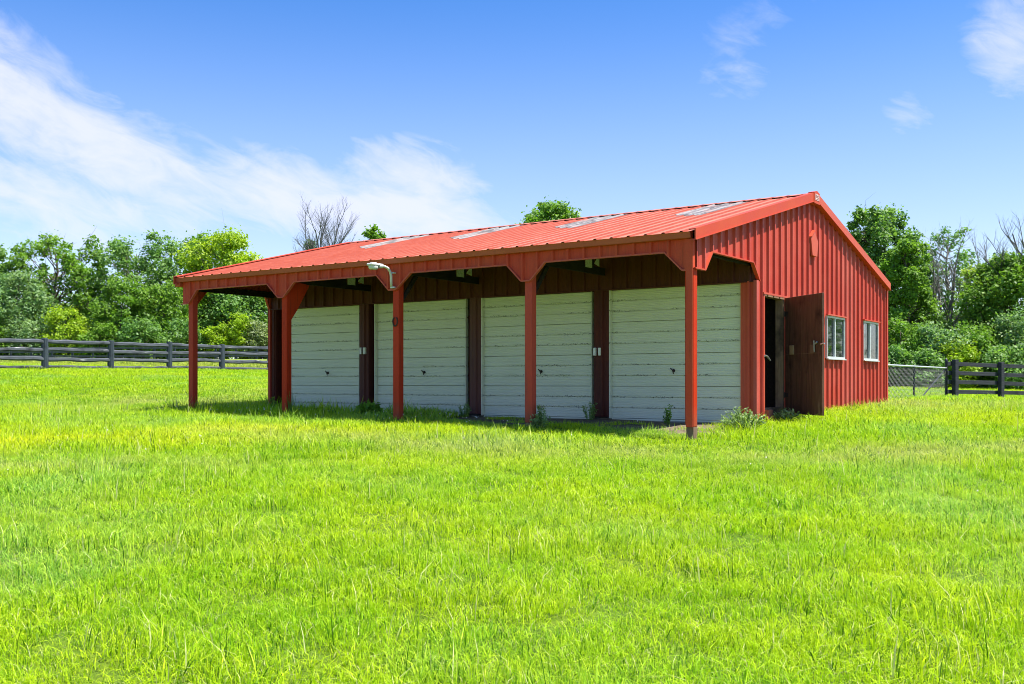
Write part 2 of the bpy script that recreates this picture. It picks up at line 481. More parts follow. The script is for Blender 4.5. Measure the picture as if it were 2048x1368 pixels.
def m_ground():
    m, t, b = material("meadow soil and turf")
    g = t.new('ShaderNodeNewGeometry')
    pos = g.outputs['Position']
    c = grass_colour(t, pos)
    y_ = t.sep(pos)[1]
    fine = t.noise(pos, 9, 5, .7); vfine = t.noise(t.scale(pos, (1, .5, 1)), 42, 4, .7)
    nearby = t.ramp(y_, 24, 60, .62, .12)
    c = t.mix(nearby, c, (.055, .095, .016))
    c = t.mix(t.ramp(fine, .35, .68, .65, 0.0), c, (.06, .14, .012))
    c = t.mix(t.ramp(vfine, .4, .75, .45, 0.0), c, (.055, .08, .018))
    # bare dirt under the porch roof, next to the doors
    x, y, z = t.sep(pos)
    lx = t.m('ADD', t.m('MULTIPLY', t.m('SUBTRACT', x, float(BO[0])), float(EX[0])), t.m('MULTIPLY', t.m('SUBTRACT', y, float(BO[1])), float(EX[1])))
    ly = t.m('ADD', t.m('MULTIPLY', t.m('SUBTRACT', x, float(BO[0])), float(EY[0])), t.m('MULTIPLY', t.m('SUBTRACT', y, float(BO[1])), float(EY[1])))
    wob = t.m('MULTIPLY', t.m('SUBTRACT', t.noise(pos, 1.6, 4, .6), .5), 1.4)
    dirt = t.m('MULTIPLY', t.ramp(t.m('ADD', ly, wob), .55, .95), t.ramp(ly, 3.2, 2.9))
    dirt = t.m('MULTIPLY', dirt, t.m('MULTIPLY', t.ramp(t.m('ADD', lx, wob), -8.6, -7.6), t.ramp(lx, .2, -.1)))
    soil = t.mix(t.ramp(fine, .35, .7), (.13, .095, .065), (.23, .185, .135))
    c = t.mix(dirt, c, soil)
    t.put(b.inputs['Base Color'], c)
    b.inputs['Roughness'].default_value = .95; b.inputs['Specular IOR Level'].default_value = .1
    bump(t, b, t.m('ADD', fine, t.m('MULTIPLY', vfine, .5)), .8, .05)
    return m
def build_ground():
    def axis(lo, hi, c0, fine, half):
        pts = [c0]; s = fine
        p = c0
        while p < hi:
            s = fine if abs(p - c0) < half else s * 1.13
            p += s; pts.append(p)
        p = c0; s = fine; left = []
        while p > lo:
            s = fine if abs(p - c0) < half else s * 1.13
            p -= s; left.append(p)
        return np.array(left[::-1] + pts)
    xs = axis(-900, 900, 0, .45, 16); ys = axis(-250, 1500, 17, .45, 14)
    XX, YY = np.meshgrid(xs, ys)
    ZZ = ground_z(XX.ravel(), YY.ravel())
    V = np.stack([XX.ravel(), YY.ravel(), ZZ], 1)
    nx, ny = len(xs), len(ys)
    F = [(j * nx + i, j * nx + i + 1, (j + 1) * nx + i + 1, (j + 1) * nx + i) for j in range(ny - 1) for i in range(nx - 1)]
    o = link("ground", mesh("ground", V.tolist(), F, m_ground(), True))
    tag(o, "sloping green pasture ground", None, None, 'structure')
build_ground()

# ------------------------------------------------------------------ the barn
RIB = .3048
PAN = RIB * 3
XL = -12.26           # left end
YB = 10.93            # back wall
YR = 5.46             # ridge
SL = .25
Z_E = 3.80
def zroof(y):         # top of the roof sheet
    return Z_E + SL * (y + .08) if y <= YR else Z_E + SL * (2 * YR - y + .08)
barn = thing("barn", "long red metal pole barn with open front porch and four white overhead doors", "barn", bw(0, 0, 0), BROT)

def rib_breaks(u0, u1, phase):
    pts = {round(u0, 4): None, round(u1, 4): None}
    k = math.floor((u0 - phase) / RIB) - 1
    while phase + k * RIB < u1 + RIB:
        c = phase + k * RIB
        for du in (-.036, -.018, .018, .036): pts[round(c + du, 4)] = None
        for m_ in (.106, .198):
            for du in (-.018, 0, .018): pts[round(c + m_ + du, 4)] = None
        k += 1
    return sorted(p for p in pts if u0 - 1e-6 <= p <= u1 + 1e-6)
def rib_h(u, phase):
    d = (u - phase) % RIB; d = min(d, RIB - d)
    if d <= .0181: return .042
    if d <= .036: return .042 * (.036 - d) / .018
    e = (u - phase) % RIB
    for m_ in (.106, .198):
        q = abs(e - m_)
        if q < .018: return .0045 * (1 - q / .018)
    return 0.0
def sheet(name, u0, u1, phase, spans, kinks, place, mat, parent, split=True, first=None):
    """ribbed metal sheet cut into 3 ft panels. spans(u) -> list of (lo, hi)"""
    edges = [u0]
    e = phase + .15 if first is None else first
    while e < u1 - .02:
        if e > u0 + .02: edges.append(e)
        e += PAN
    edges.append(u1)
    if not split: edges = [u0, u1]
    out = []
    for a, b in zip(edges[:-1], edges[1:]):
        bs = sorted(set(rib_breaks(a, b, phase)) | {k for k in kinks if a < k < b})
        M = MB()
        lift = .0015 if len(out) % 2 else 0.0
        for p, q in zip(bs[:-1], bs[1:]):
            if q - p < 1e-5: continue
            sa, sb = spans(p + 1e-5), spans(q - 1e-5)
            for (l0, h0), (l1, h1) in zip(sa, sb):
                ha, hb = rib_h(p, phase) + lift, rib_h(q, phase) + lift
                M.add([place(p, ha, l0), place(q, hb, l1), place(q, hb, h1), place(p, ha, h0)], [(0, 1, 2, 3)])
        if M.v: out.append(M.obj(name, mat, parent))
    return out

# --- porch arch outlines
FL = [(-.17, 0), (-3.172, -2.99), (-6.18, -6.007), (-9.182, -9.035), (XL, -12.035)]     # flat bottoms over the posts
AR = [(-2.693, -.474), (-5.641, -3.475), (-8.715, -6.483), (-11.745, -9.511)]            # straight arch tops
ARCH = sorted([(a, 3.215) for ab in FL for a in ab] + [(a, 3.51) for ab in AR for a in ab])
ARX = [p[0] for p in ARCH]; ARZ = [p[1] for p in ARCH]
def front_low(x): return float(np.interp(x, ARX, ARZ))
SIDE = [(0.0, 3.245), (.38, 3.245), (.655, 3.555), (2.375, 3.555), (2.67, 3.255)]
def side_low(y): return float(np.interp(y, [p[0] for p in SIDE], [p[1] for p in SIDE]))

# --- front fascia, ribs outwards (-y)
sheet("fascia_panel", XL, -.004, -.105, lambda x: [(front_low(x), 3.725)], ARX, lambda u, h, z: (u, -h, z), RED_FRONT, barn)
# --- gable wall, ribs outwards (+x)
W1 = (6.34, 7.53, 1.975, 2.85); W2 = (8.92, 10.11, 1.985, 2.87)
DY0, DY1, DZ0, DZ1 = 2.86, 3.96, 1.035, 3.045
def gable_spans(y):
    lo = side_low(y) if y < 2.67 else .885
    if DY0 <= y <= DY1: lo = DZ1
    top = zroof(y) - .08
    for (a, b, z0, z1) in (W1, W2):
        if a <= y <= b: return [(lo, z0), (z1, top)]
    return [(lo, top)]
YK = [p[0] for p in SIDE] + [DY0, DY1, W1[0], W1[1], W2[0], W2[1], YR, 2.669, 2.671]
# rib phase from the photo: a rib stands at the ridge line
sheet("gable_panel", .05, YB, .06, gable_spans, YK, lambda u, h, z: (h, u, z), RED_WALL, barn)
# left end: gable over the porch and the closed end wall, ribs outwards (-x)
def left_spans(y): return [((side_low(y) if y < 2.5 else .84), zroof(y) - .08)]
sheet("end_panel", .02, YB, .06, left_spans, [p[0] for p in SIDE] + [YR, 2.499, 2.501], lambda u, h, z: (XL - h, u, z), RED_WALL, barn)
sheet("back_panel", XL, 0, -.105, lambda x: [(.9, zroof(YB) - .03)], [], lambda u, h, z: (u, YB + h, z), RED_WALL, barn)

# --- inner wall behind the porch: brown header sheet, ribs outwards (-y)
YD = 2.557
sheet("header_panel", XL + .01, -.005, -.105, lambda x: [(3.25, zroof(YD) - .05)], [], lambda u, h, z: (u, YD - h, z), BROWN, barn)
DOORS = [(-2.912, -.275), (-5.936, -3.306), (-8.905, -6.353), (-11.80, -9.382)]
PIL = [(-.275, 0.0, 0, 0), (-3.306, -2.912, .07, 0), (-6.353, -5.936, .12, 0), (-9.382, -8.905, .03, .17), (XL + .01, -11.80, 0, .28)]
for a, b, gl, gr in PIL:       # pilasters between the doors; slots beside some of them are open
    M = MB()
    a2, b2 = a + gl, b - gr
    bs = rib_breaks(a2, b2, (a2 + b2) / 2 + .02)
    for p, q in zip(bs[:-1], bs[1:]):
        h0, h1 = rib_h(p, (a2 + b2) / 2 + .02), rib_h(q, (a2 + b2) / 2 + .02)
        M.add([(p, YD - h0, .83), (q, YD - h1, .83), (q, YD - h1, 3.25), (p, YD - h0, 3.25)], [(0, 1, 2, 3)])
    M.add([(a2, YD, .83), (a2, YD + .17, .83), (a2, YD + .17, 3.25), (a2, YD, 3.25), (b2, YD, .83), (b2, YD + .17, .83), (b2, YD + .17, 3.25), (b2, YD, 3.25)], [(0, 1, 2, 3), (4, 5, 6, 7)])
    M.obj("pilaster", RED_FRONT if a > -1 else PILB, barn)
# thin flashing under the header
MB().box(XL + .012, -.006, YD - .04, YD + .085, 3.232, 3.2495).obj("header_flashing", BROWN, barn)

# --- overhead doors
def door_profile():
    """section profile (depth, height): stamped grooves at 1/3 and 2/3, fine ribbing between"""
    pr = []
    H = .608
    z = 0.0
    def fl(z0, z1):
        n = max(2, int((z1 - z0) / .031)); st = (z1 - z0) / n
        for i in range(n):
            b = z0 + i * st
            pr.extend([(0, b + .002), (0, b + st * .62), (.0045, b + st * .74), (.0045, b + st * .93)])
    fl(.006, .192); pr.extend([(0, .194), (.020, .199), (.020, .203), (-.004, .208)])
    pr.extend([(-.004, .226), (.004, .229)])
    fl(.231, .396); pr.extend([(0, .398), (.020, .403), (.020, .407), (-.004, .412)])
    pr.extend([(-.004, .430), (.004, .433)])
    fl(.435, .600); pr.extend([(0, .603), (.010, .606)])
    return pr
DPROF = door_profile()
YDD = YD + .085
for di, (a, b) in enumerate(DOORS):
    M = MB()      # jamb returns, head and bottom seal
    M.box(a, a + .022, YD + .004, YDD + .03, .80, 3.232).box(b - .012, b, YD + .02, YDD + .03, .80, 3.232)
    M.box(a + .022, b - .012, YDD - .012, YDD + .03, .765, .80)
    gd = M.obj("garage_door", DOORWHITE, barn)
    for s in range(4):
        z0 = .803 + s * .6075
        vs = []
        for xx in (a + .024, b - .014):
            vs += [(xx, YDD + d, z0 + h) for d, h in DPROF]
        n = len(DPROF)
        fs = [(i, n + i, n + i + 1, i + 1) for i in range(n - 1)]
        # end caps and back so that a section has thickness
        bk = len(vs)
        vs += [(a + .024, YDD + .04, z0), (b - .014, YDD + .04, z0), (b - .014, YDD + .04, z0 + .607), (a + .024, YDD + .04, z0 + .607)]
        fs += [(bk, bk + 3, bk + 2, bk + 1), (0, bk, bk + 1, n), (n - 1, 2 * n - 1, bk + 2, bk + 3)]
        link("door_section", mesh("door_section", vs, fs, DOORWHITE), gd)
    hx = [-1.60, -4.50, -7.52, -10.42][di]
    M = MB().tube([(hx, YDD - .045, 1.70), (hx, YDD - .01, 1.70)], .012, 8).tube([(hx - .045, YDD - .05, 1.745), (hx, YDD - .052, 1.71), (hx + .02, YDD - .05, 1.64)], [.010, .013, .009], 6)
    M.tube([(hx, YDD - .012, 1.70), (hx, YDD + .0, 1.70)], .03, 10)
    M.obj("door_handle", IRON, gd)

# white switch boxes on the pilasters
for (cx, z, w) in [(-9.275, 2.19, .05), (-9.16, 2.19, .05), (-3.20, 2.07, .055), (-3.09, 2.07, .055)]:
    MB().box(cx - w / 2, cx + w / 2, YD - .035 - .03, YD - .004, z - .075, z + .075, .006).obj("switch_box", SWITCH, barn)

# --- roof
ROOF_RIB = .45     # the roof sheet has lower ribs than the wall sheet
def roof_place_front(u, h, y): return (u, y - h * .24 * ROOF_RIB, zroof(y) + h * .97 * ROOF_RIB)
def roof_place_back(u, h, y): return (u, y + h * .24 * ROOF_RIB, zroof(y) + h * .97 * ROOF_RIB)
ROOF0 = -.29
def roof_spans(x): return [(-.135, YR)]
RPH = -.29 - .15 - RIB * 2
n_roof = 0
edges = [-.0]
e = ROOF0
while e > -12.42: edges.append(e); e -= PAN
edges.append(-12.43)
for k, (b, a) in enumerate(zip(edges[:-1], edges[1:])):
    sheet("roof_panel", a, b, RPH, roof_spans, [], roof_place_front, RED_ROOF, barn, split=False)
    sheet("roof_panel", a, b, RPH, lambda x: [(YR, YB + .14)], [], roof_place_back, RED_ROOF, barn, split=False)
    if k in (2, 5, 8, 11):       # weathered fibreglass skylight laid into the sheet
        for p0, p1, y0, y1 in [(a + .0, a + .3, 3.45, 5.36), (a + .3, a + .61, 3.15, 5.40), (a + .61, b, 2.95, 5.3)]:
            M = MB()
            bs = rib_breaks(p0, p1, RPH)
            for p, q in zip(bs[:-1], bs[1:]):
                h0, h1 = rib_h(p, RPH) + .010, rib_h(q, RPH) + .010
                M.add([roof_place_front(p, h0, y0), roof_place_front(q, h1, y0), roof_place_front(q, h1, y1), roof_place_front(p, h0, y1)], [(0, 1, 2, 3)])
            M.obj("skylight", SKYL, barn)
# pale backing under the porch roof
M = MB(); M.add([(XL, .02, zroof(.02) - .045), (-.01, .02, zroof(.02) - .045), (-.01, YR, zroof(YR) - .045), (XL, YR, zroof(YR) - .045), (-.01, YB, zroof(YB) - .045), (XL, YB, zroof(YB) - .045)], [(0, 3, 2, 1), (3, 5, 4, 2)])
M.obj("roof_backing", CEIL, barn)
for y in (.35, 1.1, 1.85):
    z = zroof(y) - .05
    MB().box(XL + .05, -.06, y - .02, y + .02, z - .10, z).obj("purlin", TRUSSW, barn)
# ridge cap: a bent sheet resting on the rib tops
M = MB(); zr = zroof(YR) + .026
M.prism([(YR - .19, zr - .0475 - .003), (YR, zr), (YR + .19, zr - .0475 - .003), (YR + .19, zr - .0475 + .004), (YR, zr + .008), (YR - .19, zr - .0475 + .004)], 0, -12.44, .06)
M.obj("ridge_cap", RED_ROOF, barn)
# --- eave trim along the front: a small folded gutter board
M = MB()
M.prism([(-.095, 3.70), (-.115, 3.775), (-.125, 3.79), (-.115, 3.795), (-.02, 3.805), (-.02, 3.72), (-.035, 3.695)], 0, -12.44, .005)
M.obj("eave_trim", EAVE, barn)
M = MB(); M.prism([(YB + .02, 3.72), (YB + .02, 3.80), (YB + .12, 3.795), (YB + .10, 3.70)], 0, -12.44, .005); M.obj("eave_trim", EAVE, barn)
# closed soffit return at the left end of the eave
MB().box(-12.44, XL - .005, -.09, .10, 3.60, 3.70, .01).obj("eave_end_cap", EAVE, barn)
# --- rake trim on both gables
def rake(x0, x1, name="rake_trim"):
    for (ya, yb) in ((-.16, YR - .16), (YR + .16, YB + .0)):
        t0, t1 = zroof(ya) + .045, zroof(yb) + .045
        b0, b1 = t0 - .165, t1 - .165
        vs = []
        xi = x1 + (-.018 if x1 > x0 else .018)
        for x in (xi, x1): vs += [(x, ya, b0), (x, yb, b1), (x, yb, t1), (x, ya, t0)]
        fs = [(0, 1, 2, 3), (7, 6, 5, 4), (0, 4, 5, 1), (1, 5, 6, 2), (2, 6, 7, 3), (3, 7, 4, 0)]
        link(name, mesh(name, vs, fs, RED_TRIM), barn)
        cv = []
        for x in (x0, xi): cv += [(x, ya, t0 - .02), (x, yb, t1 - .02), (x, yb, t1 - .001), (x, ya, t0 - .001)]
        link("rake_cap", mesh("rake_cap", cv, fs, RED_TRIM), barn)
        # turned-in drip lip under the board
        d = (x1 - x0); vs = []
        for x in (x0 + d * .1, x1 + (.012 if x1 > x0 else -.012)): vs += [(x, ya, b0 - .012), (x, yb, b1 - .012), (x, yb, b1 - .001), (x, ya, b0 - .001)]
        link("drip_lip", mesh("drip_lip", vs, fs, RED_TRIM), barn)
rake(.002, .118)
rake(XL - .002, XL - .13)
# apex piece with the maker's badge
zt = zroof(YR) + .055
M = MB(); M.prism([(YR - .165, zt - .25), (YR + .165, zt - .25), (YR + .165, zt - .035), (YR, zt + .004), (YR - .165, zt - .035)], 0, .004, .130)
apex = M.obj("apex_plate", RED_TRIM, barn)
bz0, bz1, by0, by1 = zt - .185, zt - .065, YR - .115, YR + .115
M = MB()
for q in [(by0, by1, bz0, bz0 + .012), (by0, by1, bz1 - .012, bz1), (by0, by0 + .014, bz0 + .012, bz1 - .012), (by1 - .014, by1, bz0 + .012, bz1 - .012)]:
    M.box(.131, .135, *q)
M.obj("badge_border", BADGE, apex)
def stroke_letters(txt, y, z, w, h, x):
    seg = {'U': [((0, 1), (0, .2)), ((0, .2), (.3, 0)), ((.3, 0), (.7, 0)), ((.7, 0), (1, .2)), ((1, .2), (1, 1))],
           'S': [((1, .9), (.5, 1)), ((.5, 1), (0, .8)), ((0, .8), (.2, .55)), ((.2, .55), (.8, .45)), ((.8, .45), (1, .2)), ((1, .2), (.5, 0)), ((.5, 0), (0, .1))],
           'B': [((0, 0), (0, 1)), ((0, 1), (.8, .9)), ((.8, .9), (.8, .6)), ((.8, .6), (0, .52)), ((0, .52), (1, .42)), ((1, .42), (1, .1)), ((1, .1), (0, 0))]}
    M = MB()
    for i, ch in enumerate(txt):
        for a, b in seg[ch]:
            M.tube([(x, y + (i * 1.45 + a[0]) * w, z + a[1] * h), (x, y + (i * 1.45 + b[0]) * w, z + b[1] * h)], .006, 5)
    return M
stroke_letters("USB", by0 + .03, bz0 + .025, .040, .07, .1335).obj("badge_lettering", BADGE, apex)
# pentagon plaque, standing a little off the wall
M = MB(); pl = [(5.23, 4.36), (5.49, 4.55), (5.70, 4.28), (5.62, 3.98), (5.38, 3.96), (5.30, 4.10)]
pl = [(5.26, 4.33), (5.46, 4.47), (5.69, 4.27), (5.63, 3.97), (5.36, 3.975)]
M.prism(pl, 0, .036, .075)
M.obj("wall_plaque", RED_TRIM, barn)
M = MB(); M.prism([(5.25, 4.335), (5.46, 4.483), (5.47, 4.465), (5.27, 4.325)], 0, .03, .092); M.obj("plaque_hood", RED_TRIM, barn)

# --- corner trims
MB().box(-.098, .016, -.045, -.034, .80, 3.69).box(.006, .016, -.034, .055, 3.245, 3.69).obj("corner_trim", RED_FRONT, barn)
MB().box(-.005, .046, YB - .05, YB + .045, .90, zroof(YB) - .13).obj("corner_trim", RED_WALL, barn)
MB().box(-.02, .040, YD - .045, YD + .05, .86, 3.26).obj("corner_trim", RED_WALL, barn)
MB().box(XL - .045, XL + .02, YD - .05, YD + .03, .86, 3.26).obj("corner_trim", RED_WALL, barn)
# base flashing under the gable sheet
MB().box(.0, .045, 3.98, YB + .03, .868, .885).obj("base_trim", RED_TRIM, barn)
# --- arch edge trim (a folded lip along the cut edge of each arch)
def lip(pts, plane, name):
    M = MB()
    for (a, za), (b, zb) in zip(pts[:-1], pts[1:]):
        d = Vector((b - a, zb - za)).normalized(); nrm = Vector((-d.y, d.x)) * .011
        poly = [(a - nrm.x, za - nrm.y), (b - nrm.x, zb - nrm.y), (b + nrm.x, zb + nrm.y), (a + nrm.x, za + nrm.y)]
        if plane == 'front': vs = [(p[0], y, p[1]) for y in (-.040, .02) for p in poly]
        elif plane == 'right': vs = [(x, p[0], p[1]) for x in (.046, -.02) for p in poly]
        else: vs = [(x, p[0], p[1]) for x in (XL - .04, XL + .02) for p in poly]
        M.add(vs, [(0, 1, 2, 3), (7, 6, 5, 4), (0, 4, 5, 1), (1, 5, 6, 2), (2, 6, 7, 3), (3, 7, 4, 0)])
    return M.obj(name, RED_TRIM, barn)
lip(ARCH, 'front', "arch_trim")
lip([(y, z) for y, z in SIDE], 'right', "arch_trim")
lip([(.15, 3.245)] + [(y, z) for y, z in SIDE[1:-1]] + [(2.5, 3.43 - .17)], 'left', "arch_trim")

# --- porch posts: red wrap over timber, bare timber foot
POSTX = [(-.125, 0.004), (-3.125, -2.975), (-6.11, -5.96), (-9.12, -8.97), (-12.09, -11.94)]
for i, (a, b) in enumerate(POSTX):
    w = bw((a + b) / 2, .09)
    g0 = gz(w.x, w.y)
    foot = [.80, .80, .79, .84, .84][i]
    M = MB()
    M.box(a, b, .012, .150, foot, 3.60 if i else 3.55, .008)
    if i == 0:
        M.box(-.118, -.006, -.030, .008, .845, 3.2)
    p = M.obj("porch_post", POSTRED, barn)
    MB().box(a + .003, b - .003, .015, .147, g0 - .15, foot, .006).obj("timber_foot", POSTWOOD, p)
# peeled foot of the corner wrap
M = MB(); M.add([(-.11, -.05, .80), (-.02, -.05, .80), (-.005, -.075, .87), (-.03, -.048, .93), (-.11, -.047, .93)], [(0, 1, 2, 3, 4)])
# knee braces between post and truss
for i in (1, 2, 3):
    b = POSTX[i][1]
    M = MB()
    if i == 3: M.prism([(-.0 + .03, 3.21), (.02, 2.61), (.30, 2.97), (.64, 3.50), (.4, 3.54), (.03, 3.54)], 0, b - .018, b + .004)
    else: M.prism([(.10, 3.02), (.15, 2.98), (.60, 3.50), (.50, 3.52)], 0, b - .06, b - .02)
    o = M.obj("knee_brace", POSTRED if i == 3 else TRUSSW, barn)
# --- trusses over the porch
for x in (-.10, -3.0, -6.0, -9.0, XL + .1):
    M = MB()
    end = x in (-.10, XL + .1)
    M.box(x - .02, x + .02, .16, 2.54, 3.515, 3.655)
    zz = [zroof(y) - .055 for y in (.16, 2.54)]
    M.add([(x - .02, .16, zz[0] - .12), (x - .02, 2.54, zz[1] - .12), (x - .02, 2.54, zz[1]), (x - .02, .16, zz[0]), (x + .02, .16, zz[0] - .12), (x + .02, 2.54, zz[1] - .12), (x + .02, 2.54, zz[1]), (x + .02, .16, zz[0])],
          [(0, 1, 2, 3), (7, 6, 5, 4), (0, 4, 5, 1), (2, 6, 7, 3), (1, 5, 6, 2), (0, 3, 7, 4)])
    if not end:     # plywood gusset over the outer part of the truss
        M.add([(x + .022, .2, 3.52), (x + .022, 1.74, 3.52), (x + .022, 1.74, zroof(1.74) - .06), (x + .022, .2, zroof(.2) - .06), (x + .034, .2, 3.52), (x + .034, 1.74, 3.52), (x + .034, 1.74, zroof(1.74) - .06), (x + .034, .2, zroof(.2) - .06)],
              [(0, 1, 2, 3), (7, 6, 5, 4), (0, 4, 5, 1), (2, 6, 7, 3), (1, 5, 6, 2), (0, 3, 7, 4)])
        M.box(x + .022, x + .034, 2.02, 2.10, 3.6, 4.2)
    tr_ = M.obj("truss", TRUSSW, barn)
    if not end:
        MB().box(x + .035, x + .038, 1.77, 2.01, 3.61, 3.80).obj("nail_plate", GALVP, tr_)
        M = MB(); M.prism([(2.09, 3.70), (2.28, 3.66), (2.28, 3.85), (2.20, 3.82)], 0, x + .035, x + .038); M.obj("nail_plate", GALVP, tr_)
# --- inside: slab, loft; dark panel added behind the doorway stands in for shade
MB().box(XL + .02, -.02, YD + .2, YB - .02, .72, .80).obj("floor_slab", CONCRETE, barn)
MB().box(XL + .02, -.02, YD - .02, YD + .2, .70, .772).obj("door_sill", CONCRETE, barn)
MB().box(-4.55, -.16, 4.06, 4.10, .80, 3.5).obj("doorway_shade_panel", TRUSSW, barn)
MB().box(XL + .02, -.02, YD + .12, YB - .05, 3.5, 3.52).obj("loft_floor", TRUSSW, barn)

# --- entrance door in the gable wall
M = MB()
M.box(-.13, .006, DY0, DY0 + .035, DZ0 - .02, DZ1 - .03).box(-.13, .012, DY1 - .085, DY1, DZ0 - .02, DZ1 - .03).box(-.13, .008, DY0, DY1, DZ1 - .03, DZ1 + .01)
M.box(-.14, .012, DY0 + .02, DY1 + .08, .90, DZ0 - .005)
M.obj("door_frame", OLDWOOD, barn)
MB().box(.034, .062, DY0 - .06, DY1 + .16, DZ1 - .005, DZ1 + .028).box(.036, .05, DY0 - .03, DY0 + .012, .88, DZ1 - .006).obj("door_trim", RED_TRIM, barn)
# open leaf, hinged at the far jamb and swung about fifty degrees off the wall
leaf = bpy.data.objects.new("entrance_door", None); COL.objects.link(leaf); leaf.parent = barn
HP = Vector((.035, DY1 + .02, 0))
ang = math.atan2(-.77, .944)
leafmesh = MB().box(0, 1.205, -.022, .022, .905, 3.045, .004)
leaf_o = None
bpy.data.objects.remove(leaf)
leaf = leafmesh.obj("entrance_door", DOORWOOD, barn)
leaf.location = HP; leaf.rotation_euler = (0, 0, ang)
# local: x along the leaf, -y is the face that looks to the camera
MB().box(.19, .31, -.048, -.0225, 1.99, 2.16, .004).obj("nailed_block", BLOCKW, leaf)
MB().box(.83, .98, -.03, -.0225, 2.0, 2.15, .003).obj("latch_plate", SCRAPED, leaf)
M = MB().tube([(1.0, -.045, 2.02), (1.0, -.05, 2.22)], .010, 6).tube([(1.0, -.03, 2.16), (1.05, -.05, 2.17), (1.10, -.055, 2.19)], [.012, .02, .016], 7).tube([(1.17, -.03, 2.15), (1.25, -.005, 2.16)], .014, 6)
M.obj("barrel_bolt", BRASS, leaf)
MB().box(.02, 1.17, -.0235, -.0222, 1.997, 2.001).obj("panel_seam", OLDWOOD, leaf)
for z in (1.25, 2.75):
    MB().tube([(0.0, -.03, z - .05), (0.0, -.03, z + .05)], .014, 7).box(.0, .10, -.0275, -.0222, z - .035, z + .035).obj("hinge", IRON, leaf)
# padlock hasp on the near jamb
M = MB().box(.05, .058, DY0 - .03, DY0 + .02, 1.93, 1.97).tube([(.06, DY0 + .0, 1.96), (.075, DY0 + .06, 1.94), (.08, DY0 + .20, 1.87)], [.016, .018, .012], 7)
M.obj("hasp", BRASS, barn)
MB().box(.012, .03, DY0 + .012, DY0 + .05, 2.14, 2.24, .003).obj("strike_block", BLOCKW, barn)

# --- windows
for (a, b, z0, z1) in (W1, W2):
    M = MB(); f = .04
    x0, x1 = -.02, .052
    M.box(x0, x1, a, b, z0, z0 + f).box(x0, x1, a, b, z1 - f, z1).box(x0, x1, a, a + f * .8, z0 + f, z1 - f).box(x0, x1, b - f, b, z0 + f, z1 - f)
    mid = (a + b) / 2 - .04
    M.box(x0 + .01, x1 - .012, mid - .03, mid + .03, z0 + f, z1 - f)
    win = M.obj("window", WHITEMETAL, barn)
    MB().box(.0, .006, a + f * .8, mid - .03, z0 + f, z1 - f).obj("window_pane", GLASS, win)
    MB().box(.018, .024, mid + .03, b - f, z0 + f, z1 - f).obj("window_pane", GLASS, win)
    MB().box(.034, .085, a - .05, b + .05, z1 + .004, z1 + .03).obj("window_drip", RED_TRIM, win)
    MB().box(.034, .078, a - .01, b + .01, z0 - .022, z0 - .001).obj("window_sill", WHITEMETAL, win)
    MB().box(-.12, -.11, a + .02, mid, z0 + .0, z0 + .62).obj("inside_board", CURTAIN, win)

# ------------------------------------------------------------------ things fixed to or lying by the barn
lamp = thing("yard_lamp", "grey yard light on a curved pipe arm above the middle porch post", "lamp", bw(-6.1, -.06, 3.30), BROT)
pts = [(.02, .0, -.03), (.045, -.035, .06), (.055, -.05, .17), (.055, -.08, .25), (.045, -.13, .305), (.02, -.19, .33), (-.01, -.24, .335)]
MB().tube(pts, .025, 10).obj("arm", LAMPGREY, lamp, True)
MB().box(.0, .1, -.02, .03, -.06, -.03, .004).obj("wall_bracket", LAMPGREY, lamp)
MB().box(.02, .11, -.045, .03, .21, .235, .004).obj("wall_bracket", LAMPGREY, lamp)
M = MB().tube([(.0, -.22, .335), (-.03, -.29, .337)], [.04, .045], 10); M.box(-.155, .005, -.50, -.28, .328, .375, .016); M.box(-.12, -.03, -.44, -.33, .375, .392, .008)
M.obj("lamp_head", LAMPGREY, lamp)
M = MB()
for k, (s, z) in enumerate([(1.0, .393), (.98, .36), (.90, .335), (.6, .322)]):
    pass
lv = []; lf = []
rings = [(1.0, .327), (1.0, .30), (.92, .275), (.7, .262)]
for s, z in rings:
    for k in range(14):
        a = 2 * math.pi * k / 14
        lv.append((-.075 + .078 * s * math.cos(a), -.39 + .105 * s * math.sin(a), z))
for i in range(3):
    for k in range(14): lf.append((i * 14 + k, i * 14 + (k + 1) % 14, (i + 1) * 14 + (k + 1) % 14, (i + 1) * 14 + k))
lf.append(tuple(range(42, 56)))
link("lamp_lens", mesh("lamp_lens", lv, lf, LENS, True), lamp)

shoe = MB(); sp = []
for k in range(15):
    a = R(-250 + 320 * k / 14); sp.append((.055 * math.cos(a), 0, .085 * math.sin(a)))
shoe.tube(sp, [.008] + [.013] * 13 + [.008], 6)
so = shoe.obj("horseshoe", IRON, None, True)
so.location = bw(-6.04, -.004, 2.62); so.rotation_euler = (0, 0, BROT)
tag(so, "rusty horseshoe hung on the middle red porch post", "horseshoe")

# step of two old bricks below the door jamb
for k, (x, y, z, l, rz, lab) in enumerate([(.07, DY0 + .13, 1.0 - .115, .24, 4, "red brick stood on edge under the door jamb, upper of two"), (.09, DY0 + .09, .78, .26, -6, "red brick lying in the grass under the other brick, below the door")]):
    M = MB().box(-.05, .05, -l / 2, l / 2, 0, .105 if k else .115, .008)
    o = M.obj("brick", BRICKM); o.location = bw(x, y, z); o.rotation_euler = (0, 0, BROT + R(rz)); tag(o, lab, "brick", "bricks under the entrance door")

